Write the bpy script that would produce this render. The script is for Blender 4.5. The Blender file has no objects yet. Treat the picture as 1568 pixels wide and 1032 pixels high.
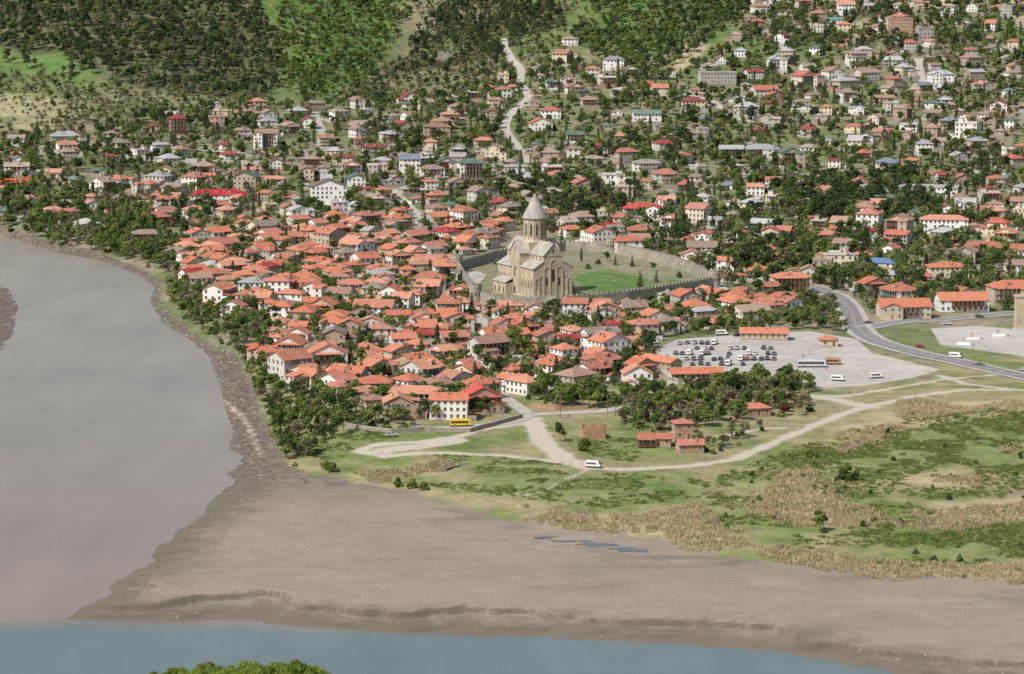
import bpy, math, random, numpy as np, time
from mathutils import Vector, Matrix
T0=time.time()
random.seed(11); rng=np.random.default_rng(11)
scene=bpy.context.scene
COL=scene.collection
R=random.random
def U(a,b): return random.uniform(a,b)
# ------------------------------------------------------------------ camera
CAMH=190.0; PITCH=math.radians(8.0); F=4314.0
cd=bpy.data.cameras.new("camera"); cam=bpy.data.objects.new("camera",cd); COL.objects.link(cam)
cam.location=(0,0,CAMH); cam.rotation_euler=(math.radians(90)-PITCH,0,0)
cd.sensor_width=36; cd.lens=18/(784/F); cd.clip_start=1; cd.clip_end=20000
scene.camera=cam
# survey helper: sight line -> ground
def ray(u,v):
    x=(u-784)/F; y=-(v-516)/F
    dy=math.cos(PITCH)+y*math.sin(PITCH); dz=-math.sin(PITCH)+y*math.cos(PITCH)
    return x/dy, dz/dy
def PF(u,v,z=0.0):
    a,b=ray(u,v); t=(z-CAMH)/b
    return (a*t,t)
# ------------------------------------------------------------------ noise
TAB=[np.random.default_rng(s).random((256,256)) for s in range(8)]
def vn(x,y,seed=0):
    ix=np.floor(x).astype(int); iy=np.floor(y).astype(int); fx=x-ix; fy=y-iy
    fx=fx*fx*(3-2*fx); fy=fy*fy*(3-2*fy); T=TAB[seed%8]
    a=T[ix&255,iy&255]; b=T[(ix+1)&255,iy&255]; c=T[ix&255,(iy+1)&255]; d=T[(ix+1)&255,(iy+1)&255]
    return (a*(1-fx)+b*fx)*(1-fy)+(c*(1-fx)+d*fx)*fy
def fbm(x,y,s,o=4,seed=0):
    r=0;a=1;t=0
    x=x/s+13.7*seed; y=y/s+5.1*seed
    for i in range(o):
        r=r+a*vn(x,y,seed+i); t+=a; a*=.5; x=x*2.03+3.1; y=y*2.03+1.7
    return r/t
def S(t):
    t=np.clip(t,0,1); return t*t*(3-2*t)
def segd(px,py,a,b):
    ex=b[0]-a[0]; ey=b[1]-a[1]; L=ex*ex+ey*ey+1e-9
    t=np.clip(((px-a[0])*ex+(py-a[1])*ey)/L,0,1)
    return np.hypot(px-a[0]-t*ex,py-a[1]-t*ey)
def sdf(px,py,poly):
    d=np.full(np.shape(px),1e9); ins=np.zeros(np.shape(px),bool); n=len(poly)
    for i in range(n):
        a=poly[i]; b=poly[(i+1)%n]
        d=np.minimum(d,segd(px,py,a,b))
        c=((a[1]>py)!=(b[1]>py))
        xx=(b[0]-a[0])*(py-a[1])/((b[1]-a[1]) if abs(b[1]-a[1])>1e-9 else 1e-9)+a[0]
        ins^=c&(px<xx)
    return np.where(ins,d,-d)
# ------------------------------------------------------------------ terrain
WATER_PX=[(-500,346),(-200,350),(0,357),(40,372),(90,386),(150,399),(210,420),(236,440),(228,462),(248,495),(290,520),(318,545),(336,590),(348,640),(356,690),(355,742),(325,765),(312,790),(270,815),(238,848),(225,862),(195,885),(160,915),(130,935),(98,950),(180,953),(300,950),(380,953),(450,962),(520,963),(600,970),(800,974),(950,980),(1100,990),(1250,1008),(1400,1035),(1568,1065),(2200,1130),(2200,1250),(1400,1140),(800,1100),(520,1052),(180,1046),(50,1070),(-600,1100),(-500,900),(-150,700),(-50,600),(0,540),(22,508),(28,466),(15,444),(0,434),(-500,425)]
WATER=[PF(u,v,0) for u,v in WATER_PX]
GREEN=[PF(u,v,2.2) for u,v in [(-500,338),(0,350),(60,366),(140,382),(205,401),(246,425),(248,462),(285,498),(320,522),(368,543),(392,585),(405,640),(435,690),(452,716),(500,724),(560,734),(620,748),(700,772),(780,792),(860,805),(930,811),(1030,826),(1060,842),(1150,852),(1300,870),(1400,884),(1568,897),(2300,962)]]+[(3500,900),(6000,8000),(-6000,8000)]
X=np.concatenate([[-6000,-4000,-2600,-1800,-1300,-1000],np.arange(-820,-230,4.0),np.arange(-230,260,2.0),np.arange(260,821,4.0),[1000,1300,1800,2600,4000,6000]])
Y=np.concatenate([np.arange(-600,600,25),np.arange(600,690,6),np.arange(690,860,1.3),np.arange(860,1400,2.8),np.arange(1400,3400,5),[3400,3600,3900,4400,5200,7000]])
GX,GY=np.meshgrid(X,Y,indexing='xy')
PY=[0,1680,1800,1900,2000,2100,2200,2300,2400,2550,2700,2850,3000,3400,4000,7000]
PZ=[0,0,2,7,15,26,39,53,68,93,121,150,180,270,380,500]
def height(x,y):
    d=-sdf(x,y,WATER); g=sdf(x,y,GREEN)
    rag=(fbm(x,y,16,4,7)-.5)*S((1150-y)/150)
    d=d+rag*11*S((40-np.abs(d))/20)
    kb=S((850-y)/40)
    n8=fbm(x,y,5,3,1); n30=fbm(x,y,30,4,2)
    sc1=S((d-1.0-5*n8)/1.6); sc2=S((d-5-34*(n30-.25)-6*n8)/1.8)
    mud=0.12*S(d/1.5)+(0.35+0.85*kb)*sc1+(0.35+1.3*kb)*sc2+0.55*S(d/90)+(n8-.5)*(.25+kb*.9*S((34-d)/20))*S(d/4)
    gr=0.8*S(g/8)+1.6*S(g/50)+1.6*S(g/30)*S((y-1000)/80)
    bk=S((y-1000)/60)*S((8-g)/10)*S(d/4)
    bank=bk*((fbm(x,y,8,3,5)-.5)*2.6+1.3*S((d-9-8*n8)/3))
    w=(fbm(x,y,500,3,2)-.5)*160*S((y-1800)/400)
    rise=np.interp(y+w,PY,PZ)
    far=S((y-2050)/500)
    rise=rise+far*((fbm(x,y,330,3,3)-.5)*46+(fbm(x,y,90,3,4)-.5)*14)
    rv=PFv[0]; dd=segd(x,y,rv[0],rv[1]); rise=rise-far*22*np.exp(-(dd/75)**2)
    rise=rise+30*np.exp(-(((x+470)/260)**2+((y-2700)/170)**2))
    nh=186*np.clip(1-y/680,0,1.6)**1.3
    z=mud+bank+gr*S((y-800)/60)+rise+nh*S(d/25)+(fbm(x,y,25,3,5)-.5)*.5*S(g/20)
    bed=np.maximum(d*0.15,-3)-0.05
    return np.where(d>0,np.maximum(z,.03),bed),d,g
PFv=[((-90,2250),(-110,3000))]
GZ,GD,GG=height(GX,GY)
def Hs(x,y):
    x=np.asarray(x,float); y=np.asarray(y,float)
    i=np.clip(np.searchsorted(X,x)-1,0,len(X)-2); j=np.clip(np.searchsorted(Y,y)-1,0,len(Y)-2)
    fx=(x-X[i])/(X[i+1]-X[i]); fy=(y-Y[j])/(Y[j+1]-Y[j])
    return (GZ[j,i]*(1-fx)+GZ[j,i+1]*fx)*(1-fy)+(GZ[j+1,i]*(1-fx)+GZ[j+1,i+1]*fx)*fy
TT=np.arange(660,6500,4.0)
def W(u,v):
    a,b=ray(u,v); xs=a*TT; zs=CAMH+b*TT; df=zs-Hs(xs,TT)
    k=np.argmax(df<0)
    if k==0: return (a*3200,3200.0)
    t=TT[k-1]+4.0*df[k-1]/(df[k-1]-df[k]+1e-9)
    return (a*t,t)
def WP(l): return [W(u,v) for u,v in l]
# ------------------------------------------------------------------ node helpers
def sock(nt,dst,v):
    if isinstance(v,bpy.types.NodeSocket): nt.links.new(v,dst)
    elif isinstance(v,(tuple,list)):
        if len(v)==3 and dst.type=='RGBA': v=(*v,1)
        dst.default_value=v
    else: dst.default_value=v
def nd(nt,t,ins=None,**pr):
    n=nt.nodes.new(t)
    for k,v in pr.items(): setattr(n,k,v)
    for k,v in (ins or {}).items(): sock(nt,n.inputs[k],v)
    return n
def mixc(nt,f,a,b,bl='MIX'):
    n=nt.nodes.new('ShaderNodeMix'); n.data_type='RGBA'; n.blend_type=bl
    sock(nt,n.inputs[0],f); sock(nt,n.inputs[6],a); sock(nt,n.inputs[7],b); return n.outputs[2]
def mth(nt,op,a,b=0.0,clamp=False):
    n=nt.nodes.new('ShaderNodeMath'); n.operation=op; n.use_clamp=clamp
    sock(nt,n.inputs[0],a); sock(nt,n.inputs[1],b); return n.outputs[0]
def mr(nt,v,a,b,c=0.0,d=1.0,sm=False):
    n=nt.nodes.new('ShaderNodeMapRange'); 
    if sm: n.interpolation_type='SMOOTHSTEP'
    sock(nt,n.inputs[0],v)
    for i,q in enumerate((a,b,c,d)): n.inputs[i+1].default_value=q
    return n.outputs[0]
def noise(nt,vec,sc,det=4,ro=.55):
    n=nd(nt,'ShaderNodeTexNoise',{'Scale':sc,'Detail':det,'Roughness':ro}); 
    if vec is not None: nt.links.new(vec,n.inputs['Vector'])
    return n.outputs[0]
def ramp(nt,f,stops,const=False):
    n=nt.nodes.new('ShaderNodeValToRGB'); cr=n.color_ramp
    if const: cr.interpolation='CONSTANT'
    while len(cr.elements)<len(stops): cr.elements.new(.5)
    for e,(p,c) in zip(cr.elements,stops): e.position=p; e.color=(*c,1)
    sock(nt,n.inputs[0],f); return n.outputs[0]
def newmat(name,rough=.8,spec=.3):
    m=bpy.data.materials.new(name); m.use_nodes=True; nt=m.node_tree; b=nt.nodes['Principled BSDF']
    b.inputs['Roughness'].default_value=rough; b.inputs['Specular IOR Level'].default_value=spec
    return m,nt,b
def scl(nt,c,f):
    n=nt.nodes.new('ShaderNodeVectorMath'); n.operation='SCALE'; sock(nt,n.inputs[0],c); sock(nt,n.inputs[3],f); return n.outputs[0]
def simple(name,c,rough=.8,var=.25,sc=1.0,spec=.3,metal=0,geo=True):
    m,nt,b=newmat(name,rough,spec)
    if geo: p=nd(nt,'ShaderNodeNewGeometry').outputs['Position']
    else: p=nd(nt,'ShaderNodeTexCoord').outputs['Object']
    n=noise(nt,p,sc,4,.6); k=mr(nt,n,.25,.75,1-var,1+var)
    nt.links.new(scl(nt,c,k),b.inputs['Base Color']); b.inputs['Metallic'].default_value=metal
    return m
# --- materials
M={}
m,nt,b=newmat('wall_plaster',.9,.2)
oi=nd(nt,'ShaderNodeObjectInfo'); tc=nd(nt,'ShaderNodeTexCoord').outputs['Object']
wc=ramp(nt,oi.outputs['Random'],[(0,(.76,.73,.66)),(.17,(.64,.57,.45)),(.28,(.48,.38,.28)),(.37,(.80,.78,.75)),(.53,(.42,.31,.23)),(.61,(.56,.53,.49)),(.7,(.68,.58,.40)),(.79,(.62,.48,.38)),(.85,(.40,.37,.33)),(.90,(.78,.75,.70))],True)
k=mr(nt,noise(nt,tc,.9,5,.65),.25,.75,.72,1.12); c=scl(nt,wc,k)
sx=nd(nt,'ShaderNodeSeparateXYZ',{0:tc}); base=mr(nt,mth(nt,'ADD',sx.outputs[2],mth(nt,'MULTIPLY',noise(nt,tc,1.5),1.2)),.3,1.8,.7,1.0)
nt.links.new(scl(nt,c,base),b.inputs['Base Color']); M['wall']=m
m,nt,b=newmat('roof_tiles',.85,.25)
oi=nd(nt,'ShaderNodeObjectInfo'); uv=nd(nt,'ShaderNodeTexCoord').outputs['UV']
off=nd(nt,'ShaderNodeVectorMath',{0:uv,1:(0,0,0)},operation='ADD')
cb=nd(nt,'ShaderNodeCombineXYZ',{0:mth(nt,'MULTIPLY',oi.outputs['Random'],97.),1:mth(nt,'MULTIPLY',oi.outputs['Random'],53.)})
nt.links.new(cb.outputs[0],off.inputs[1]); uvo=off.outputs[0]
st=nd(nt,'ShaderNodeMapping',{'Scale':(2.2,.5,1)}); nt.links.new(uvo,st.inputs[0])
n1=noise(nt,st.outputs[0],1.2,4,.7); n2=noise(nt,uvo,.35,4,.6)
k=mth(nt,'MULTIPLY',mr(nt,n1,.25,.75,.62,1.3),mr(nt,n2,.3,.7,.72,1.18))
wv=nd(nt,'ShaderNodeTexWave',{'Scale':.55,'Distortion':.6,'Detail':1.0}); nt.links.new(uvo,wv.inputs[0])
wv2=nd(nt,'ShaderNodeTexWave',{'Scale':.45,'Distortion':.8,'Detail':1.0},bands_direction='Y'); nt.links.new(uvo,wv2.inputs[0])
k=mth(nt,'MULTIPLY',k,mr(nt,wv.outputs['Fac'],0,1,.82,1.08)); k=mth(nt,'MULTIPLY',k,mr(nt,wv2.outputs['Fac'],0,1,.88,1.06))
c=mixc(nt,mr(nt,n2,.48,.72,0,.6),oi.outputs['Color'],(.26,.19,.15))
c=scl(nt,c,k); nt.links.new(c,b.inputs['Base Color'])
bp=nd(nt,'ShaderNodeBump',{'Strength':.5,'Distance':.12,'Height':wv.outputs['Fac']}); nt.links.new(bp.outputs[0],b.inputs['Normal']); M['roof']=m
m,nt,b=newmat('window_glass',.12,.8); tc=nd(nt,'ShaderNodeTexCoord').outputs['Object']
nt.links.new(ramp(nt,noise(nt,tc,.7,2),[(.3,(.012,.015,.02)),(.7,(.06,.065,.07))]),b.inputs['Base Color']); M['glass']=m
M['trim']=simple('painted_trim',(.62,.60,.56),.6,.15,1.5)
m,nt,b=newmat('balcony_timber',.7,.3); oi=nd(nt,'ShaderNodeObjectInfo'); tc=nd(nt,'ShaderNodeTexCoord').outputs['Object']
c=ramp(nt,mth(nt,'FRACT',mth(nt,'MULTIPLY',oi.outputs['Random'],7.3)),[(0,(.16,.08,.04)),(.4,(.25,.14,.07)),(.65,(.55,.50,.42)),(.85,(.10,.16,.15))],True)
nt.links.new(scl(nt,c,mr(nt,noise(nt,tc,3),.3,.7,.75,1.2)),b.inputs['Base Color']); M['wood']=m
M['stone']=simple('rubble_stone',(.28,.24,.19),.95,.4,1.1)
M['brick']=simple('brick_masonry',(.38,.22,.14),.9,.35,.9)
M['concrete']=simple('weathered_concrete',(.36,.35,.32),.9,.25,.5)
M['asphalt']=simple('asphalt',(.20,.195,.19),.9,.2,.15)
M['pale']=simple('pale_concrete_road',(.38,.35,.31),.95,.2,.2)
M['kerb']=simple('kerb_stone',(.42,.41,.39),.9,.15,.8)
M['white']=simple('white_paint',(.74,.73,.70),.7,.14,.5)
M['metal']=simple('galvanised_metal',(.35,.36,.37),.45,.15,2,.5,.6)
M['bark']=simple('bark',(.16,.12,.09),.95,.3,3)
M['rubber']=simple('tyre_rubber',(.02,.02,.02),.8,.1,3)
M['dark']=simple('dark_opening',(.03,.028,.025),.9,.2,1)
M['cross']=simple('gilded_metal',(.6,.45,.15),.35,.1,1,.5,.9)
m,nt,b=newmat('car_paint',.25,.6); oi=nd(nt,'ShaderNodeObjectInfo'); tc=nd(nt,'ShaderNodeTexCoord').outputs['Object']
nt.links.new(scl(nt,oi.outputs['Color'],mr(nt,noise(nt,tc,1.3),.2,.8,.88,1.08)),b.inputs['Base Color']); b.inputs['Coat Weight'].default_value=.5; M['paint']=m
m,nt,b=newmat('lamp_lens',.2,.6); b.inputs['Base Color'].default_value=(.5,.45,.4,1); M['lens']=m
def ashlar(name,c1,c2,c3):
    m,nt,b=newmat(name,.9,.2); uv=nd(nt,'ShaderNodeTexCoord').outputs['UV']; tc=nd(nt,'ShaderNodeTexCoord').outputs['Object']
    br=nd(nt,'ShaderNodeTexBrick',{'Color1':(*c1,1),'Color2':(*c2,1),'Mortar':(*c3,1),'Scale':1.0,'Mortar Size':.02,'Brick Width':1.5,'Row Height':.7,'Bias':0.0}); nt.links.new(uv,br.inputs[0])
    k=mth(nt,'MULTIPLY',mr(nt,noise(nt,tc,.25,5,.65),.3,.7,.68,1.16),mr(nt,noise(nt,tc,1.6,4),.3,.7,.8,1.13))
    nt.links.new(scl(nt,br.outputs[0],k),b.inputs['Base Color']); return m
M['ashlar']=ashlar('sandstone_ashlar',(.54,.45,.32),(.45,.385,.285),(.35,.29,.21))
M['ashtrim']=ashlar('carved_sandstone',(.56,.48,.36),(.50,.43,.32),(.40,.34,.25))
M['slate']=ashlar('stone_roof_slabs',(.41,.385,.34),(.35,.33,.295),(.28,.26,.23))
M['fort']=ashlar('fortress_wall_stone',(.38,.345,.285),(.31,.285,.235),(.24,.21,.17))
# foliage
def leafmat(name,stops,trans=.35):
    m=bpy.data.materials.new(name); m.use_nodes=True; nt=m.node_tree; nt.nodes.clear()
    out=nt.nodes.new('ShaderNodeOutputMaterial'); oi=nd(nt,'ShaderNodeObjectInfo'); at=nd(nt,'ShaderNodeAttribute',attribute_name='clump')
    c=ramp(nt,oi.outputs['Random'],stops); c=scl(nt,c,at.outputs['Fac'])
    d=nd(nt,'ShaderNodeBsdfDiffuse',{'Color':c}); t=nd(nt,'ShaderNodeBsdfTranslucent',{'Color':c})
    mx=nd(nt,'ShaderNodeMixShader',{0:trans}); nt.links.new(d.outputs[0],mx.inputs[1]); nt.links.new(t.outputs[0],mx.inputs[2]); nt.links.new(mx.outputs[0],out.inputs[0]); return m
L_bro=leafmat('broadleaf_foliage',[(0,(.055,.092,.03)),(.3,(.10,.15,.042)),(.7,(.165,.21,.058)),(1,(.24,.255,.095))])
L_con=leafmat('conifer_needles',[(0,(.034,.055,.028)),(1,(.075,.098,.044))],.15)
L_oli=leafmat('budding_foliage',[(0,(.16,.15,.085)),(.5,(.18,.185,.088)),(1,(.25,.20,.14))])
L_red=leafmat('purple_plum_foliage',[(0,(.08,.025,.03)),(1,(.15,.05,.045))])
L_bri=leafmat('spring_foliage',[(0,(.14,.22,.035)),(1,(.24,.30,.06))],.4)
L_reed=leafmat('dry_reed',[(0,(.46,.37,.23)),(.6,(.53,.43,.28)),(1,(.34,.31,.17))],.35)
L_gra=leafmat('meadow_grass',[(0,(.115,.16,.045)),(.6,(.17,.215,.06)),(1,(.27,.265,.115))],.35)
# ------------------------------------------------------------------ mesh builder
class MB:
    def __init__(s): s.v=[];s.f=[];s.m=[];s.M=None
    def quad(s,pts,mat):
        n=len(s.v)
        for p in pts:
            if s.M is not None: p=s.M@Vector(p)
            s.v.append(tuple(p))
        s.f.append(tuple(range(n,n+len(pts)))); s.m.append(mat)
    def box(s,x0,x1,y0,y1,z0,z1,mat,bottom=False):
        a=(x0,y0,z0);b=(x1,y0,z0);c=(x1,y1,z0);d=(x0,y1,z0);e=(x0,y0,z1);f=(x1,y0,z1);g=(x1,y1,z1);h=(x0,y1,z1)
        for q in ((a,b,f,e),(b,c,g,f),(c,d,h,g),(d,a,e,h),(e,f,g,h)): s.quad(q,mat)
        if bottom: s.quad((d,c,b,a),mat)
    def hexa(s,p,mat):
        a,b,c,d,e,f,g,h=p
        for q in ((d,c,b,a),(a,b,f,e),(b,c,g,f),(c,d,h,g),(d,a,e,h),(e,f,g,h)): s.quad(q,mat)
    def slab(s,A,B,C,D,t,mat):
        up=lambda p:(p[0],p[1],p[2]+t)
        s.hexa((A,B,C,D,up(A),up(B),up(C),up(D)),mat)
    def cyl(s,cx,cy,z0,z1,r0,r1,n,mat,cap=True,a0=0):
        P=[(cx+r0*math.cos(a0+2*math.pi*i/n),cy+r0*math.sin(a0+2*math.pi*i/n),z0) for i in range(n)]
        Q=[(cx+r1*math.cos(a0+2*math.pi*i/n),cy+r1*math.sin(a0+2*math.pi*i/n),z1) for i in range(n)]
        for i in range(n):
            j=(i+1)%n
            if r1<1e-4: s.quad((P[i],P[j],Q[i]),mat)
            else: s.quad((P[i],P[j],Q[j],Q[i]),mat)
        if cap and r1>1e-4: s.quad(Q,mat)
    def tube(s,p,q,r0,r1,n,mat):
        p=Vector(p);q=Vector(q);d=(q-p).normalized(); a=d.cross(Vector((0,0,1)) if abs(d.z)<.9 else Vector((1,0,0))).normalized(); b=d.cross(a)
        P=[p+(a*math.cos(2*math.pi*i/n)+b*math.sin(2*math.pi*i/n))*r0 for i in range(n)]
        Q=[q+(a*math.cos(2*math.pi*i/n)+b*math.sin(2*math.pi*i/n))*r1 for i in range(n)]
        for i in range(n):
            j=(i+1)%n; s.quad((P[i],P[j],Q[j],Q[i]),mat)
        s.quad(Q,mat)
    def mesh(s,name,uv=True,smooth=False):
        me=bpy.data.meshes.new(name); names=list(dict.fromkeys(s.m))
        me.from_pydata(s.v,[],s.f)
        for k in names: me.materials.append(M[k] if k in M else k)
        me.polygons.foreach_set('material_index',[names.index(k) for k in s.m])
        me.update()
        if uv:
            ul=me.uv_layers.new(name='uv'); V=me.vertices
            buf=np.zeros((len(me.loops),2),np.float32)
            for p in me.polygons:
                n=p.normal.copy()
                if n.z<0: n=-n
                if n.z>.999: a=Vector((1,0,0))
                else: a=Vector((-n.y,n.x,0)).normalized()
                b=n.cross(a)
                for li,vi in zip(p.loop_indices,p.vertices):
                    co=V[vi].co; buf[li]=(co.dot(a),co.dot(b))
            ul.data.foreach_set('uv',buf.ravel())
        return me
def obj(name,me,loc=(0,0,0),rz=0,sc=1,color=None):
    o=bpy.data.objects.new(name,me); o.location=loc; o.rotation_euler=(0,0,rz)
    o.scale=(sc,sc,sc) if not isinstance(sc,tuple) else sc
    if color is not None: o.color=(*color,1)
    COL.objects.link(o); return o
# ------------------------------------------------------------------ zones
def paint(col,polypx,c,soft=12,amt=1.0,ns=None,jit=18):
    P=WP(polypx); s=sdf(GX,GY,P)+(NZ-.5)*jit*2
    m=S((s+soft*.5)/soft)*amt
    if ns is not None: m=m*S((ns-.35)/.25)
    for i in range(3): col[...,i]=col[...,i]*(1-m)+c[i]*m
NZ=fbm(GX,GY,45,4,6); NZ2=fbm(GX,GY,120,4,2); NZ3=fbm(GX,GY,16,4,4)
col=np.zeros(GX.shape+(3,))
g1=np.array((.14,.165,.07)); d1=np.array((.25,.215,.155))
t=S((NZ-.42)/.3)[...,None]; col=g1*(1-t)+d1*t
hill=S((GY-2150)/300)[...,None]; t2=S((NZ2-.42)/.25)[...,None]
hc=np.array((.11,.15,.05))*(1-t2)+np.array((.19,.18,.105))*t2
col=col*(1-hill)+hc*hill
flat=S((1300-GY)/80)[...,None]*S((1.0))
t3=S((NZ3*.6+NZ*.4-.36)/.2)[...,None]; fc=np.array((.14,.18,.058))*(1-t3)+np.array((.26,.235,.125))*t3
col=col*(1-flat)+fc*flat
TAN=[[(1130,742),(1200,720),(1330,745),(1290,775),(1345,795),(1310,812),(1180,800),(1140,772)],
 [(1330,738),(1430,716),(1540,728),(1530,748),(1400,752)],
 [(690,762),(800,766),(930,786),(1040,768),(1110,775),(1100,808),(1200,832),(1350,858),(1568,866),(1700,880),(1700,905),(1568,896),(1400,884),(1290,869),(1060,840),(1030,824),(930,808),(820,800)],
 [(1280,668),(1400,622),(1568,612),(1700,615),(1700,636),(1480,636),(1380,660),(1300,690)],
 [(1120,735),(1150,728),(1120,790),(1095,800)],
 [(1400,770),(1568,760),(1700,770),(1700,800),(1568,795),(1450,800)],[(1560,690),(1700,690),(1700,720),(1568,715)],
 [(520,705),(640,715),(700,720),(700,735),(560,722)]]
BRIGHT=[[(560,715),(640,712),(900,722),(1080,735),(1110,765),(1040,765),(930,780),(760,758),(620,740)],
 [(470,665),(560,660),(640,668),(560,682),(540,695),(500,705),(455,700)],
 [(880,672),(980,670),(1060,690),(1050,702),(960,708),(900,695)],
 [(1380,660),(1500,640),(1700,640),(1700,720),(1540,722),(1430,705),(1350,715),(1250,710),(1200,700)],
 [(1350,800),(1568,800),(1700,800),(1700,860),(1568,855),(1400,845),(1250,820),(1345,812)],
 [(640,690),(780,700),(860,712),(700,712)],[(540,655),(760,662),(700,668),(580,672)]]
for P in BRIGHT: paint(col,P,(.12,.18,.05),14,.65,None,14)
for P in TAN: paint(col,P,(.37,.30,.19),14,.85,None,14)
DRYP=[(-100,144),(95,144),(85,198),(-100,205)]; GRP=[(-150,85),(90,80),(170,106),(150,134),(60,116),(-150,112)]
paint(col,[(430,-60),(560,-60),(620,0),(600,60),(560,125),(470,150),(430,120),(430,60),(380,10)],(.095,.175,.04),20,.9)
paint(col,[(-150,-80),(380,-60),(400,30),(435,75),(420,150),(200,135),(-150,100)],(.085,.10,.047),20,.8)
paint(col,GRP,(.10,.175,.045),15,.9)
paint(col,DRYP,(.34,.31,.18),15,.8,NZ+.05)
paint(col,[(560,120),(620,50),(760,90),(800,140),(640,150)],(.17,.165,.09),20,.8)
paint(col,[(900,40),(960,-20),(1200,-60),(1100,60),(1020,110),(960,110)],(.085,.14,.042),20,.9)
paint(col,[(1010,95),(1060,60),(1090,70),(1040,110)],(.42,.34,.22),10,.8)
paint(col,[(1180,0),(1420,-20),(1420,40),(1290,75),(1180,45)],(.35,.30,.21),15,.7,NZ)
LAWN=[[(880,422),(925,412),(985,424),(1030,440),(960,452),(895,446)],[(690,395),(740,390),(745,402),(690,405)],[(1020,425),(1060,432),(1020,448)]]
CATH_AREA_PX=[(728,462),(760,472),(850,472),(960,462),(1095,440),(1060,418),(1010,402),(935,386),(865,384),(760,398),(700,415)]
paint(col,CATH_AREA_PX,(.20,.20,.12),4,.9,None,2)
for P in LAWN: paint(col,P,(.095,.165,.042),4,.95,None,2)
PATHS=[([(1700,592),(1568,598),(1480,596),(1400,607),(1330,622),(1290,634),(1240,654),(1180,680),(1120,705),(1050,714),(960,719),(900,716),(850,706),(780,698),(700,694),(640,694),(590,699),(548,691),(575,681),(640,677),(700,669),(745,656),(800,648)],4.5),
 ([(815,640),(822,660),(835,680),(865,702),(905,715)],8),([(590,690),(640,684),(700,675)],9),([(1235,606),(1290,614),(1330,622)],8),
 ([(1700,562),(1568,570),(1450,580),(1380,592),(1300,606),(1240,606)],3),([(1568,598),(1480,588),(1440,575)],4),([(1240,655),(1180,655),(1100,668)],2.5),
 ([(905,716),(820,760),(700,745)],0.6),([(1290,65),(1350,42),(1400,5),(1450,-20)],9),([(340,610),(380,650),(400,700)],1)]
PAVE=[[(1002,535),(1040,519),(1150,511),(1240,507),(1312,519),(1335,540),(1440,566),(1400,578),(1330,590),(1250,594),(1222,582),(1130,568),(1080,571),(1020,560)],
 [(1425,503),(1500,499),(1568,506),(1720,520),(1720,560),(1568,546),(1440,528)],[(860,560),(900,556),(905,566),(868,570)],[(690,425),(730,415),(745,420),(725,445),(700,440)]]
SP=np.full(GX.shape,-50.0)
PATHW=[]
for pl,w in PATHS:
    Q=WP(pl); PATHW.append((Q,w))
    for a,b_ in zip(Q[:-1],Q[1:]): SP=np.maximum(SP,w*.5-segd(GX,GY,a,b_))
SV=np.full(GX.shape,-50.0)
for P in PAVE: SV=np.maximum(SV,sdf(GX,GY,WP(P)))
# ------------------------------------------------------------------ ground mesh
ny,nx=GX.shape
verts=np.stack([GX,GY,GZ],-1).reshape(-1,3)
idx=np.arange(nx*ny).reshape(ny,nx)
faces=np.stack([idx[:-1,:-1],idx[:-1,1:],idx[1:,1:],idx[1:,:-1]],-1).reshape(-1,4)
me=bpy.data.meshes.new('terrain'); me.from_pydata(verts.tolist(),[],faces.tolist())
me.polygons.foreach_set('use_smooth',np.ones(len(faces),bool))
a=me.attributes.new('gcol','FLOAT_COLOR','POINT'); a.data.foreach_set('color',np.concatenate([col,np.ones(GX.shape+(1,))],-1).astype(np.float32).ravel())
for nm,arr in (('sd_green',GG),('sd_path',SP),('sd_pave',SV),('sd_shore',GD)):
    a=me.attributes.new(nm,'FLOAT','POINT'); a.data.foreach_set('value',np.clip(arr,-200,200).astype(np.float32).ravel())
m,nt,b=newmat('ground_soil_and_grass',.95,.15)
ge=nd(nt,'ShaderNodeNewGeometry'); pos=ge.outputs['Position']; nz_=nd(nt,'ShaderNodeSeparateXYZ',{0:ge.outputs['Normal']}).outputs[2]
A=lambda n:nd(nt,'ShaderNodeAttribute',attribute_name=n)
n1=noise(nt,pos,.02,6,.6); n2=noise(nt,pos,.12,6,.7); n3=noise(nt,pos,.9,4,.65)
gk=mth(nt,'MULTIPLY',mr(nt,n2,.3,.7,.65,1.35),mr(nt,n3,.3,.7,.75,1.25))
gc=scl(nt,A('gcol').outputs['Color'],gk); gc=mixc(nt,mr(nt,noise(nt,pos,.07,6,.75),.52,.66,0,.6),gc,(.28,.245,.155))
stm=nd(nt,'ShaderNodeMapping',{'Scale':(.6,1.0,1),'Rotation':(0,0,.2)}); nt.links.new(pos,stm.inputs[0]); ns=noise(nt,stm.outputs[0],.022,8,.66)
mc=ramp(nt,ns,[(.3,(.18,.15,.12)),(.42,(.25,.21,.165)),(.50,(.285,.24,.19)),(.56,(.25,.21,.165)),(.62,(.30,.255,.20)),(.75,(.22,.185,.145))]); mc=scl(nt,mc,mr(nt,n3,.25,.75,.86,1.1))
sh=A('sd_shore').outputs['Fac']; mc=mixc(nt,mr(nt,mth(nt,'ADD',sh,mth(nt,'MULTIPLY',n2,-40.)),-14,3,.75,0),mc,(.125,.103,.08))
mc=mixc(nt,mr(nt,nz_,.90,.985,.8,0),mc,(.10,.083,.065))
vo=nd(nt,'ShaderNodeTexVoronoi',{'Scale':.28,'Randomness':1.0}); nt.links.new(pos,vo.inputs[0])
mc=mixc(nt,mth(nt,'MULTIPLY',mr(nt,vo.outputs['Distance'],.05,.12,.8,0),mr(nt,n1,.45,.6,0,1)),mc,(.42,.38,.33))
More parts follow.
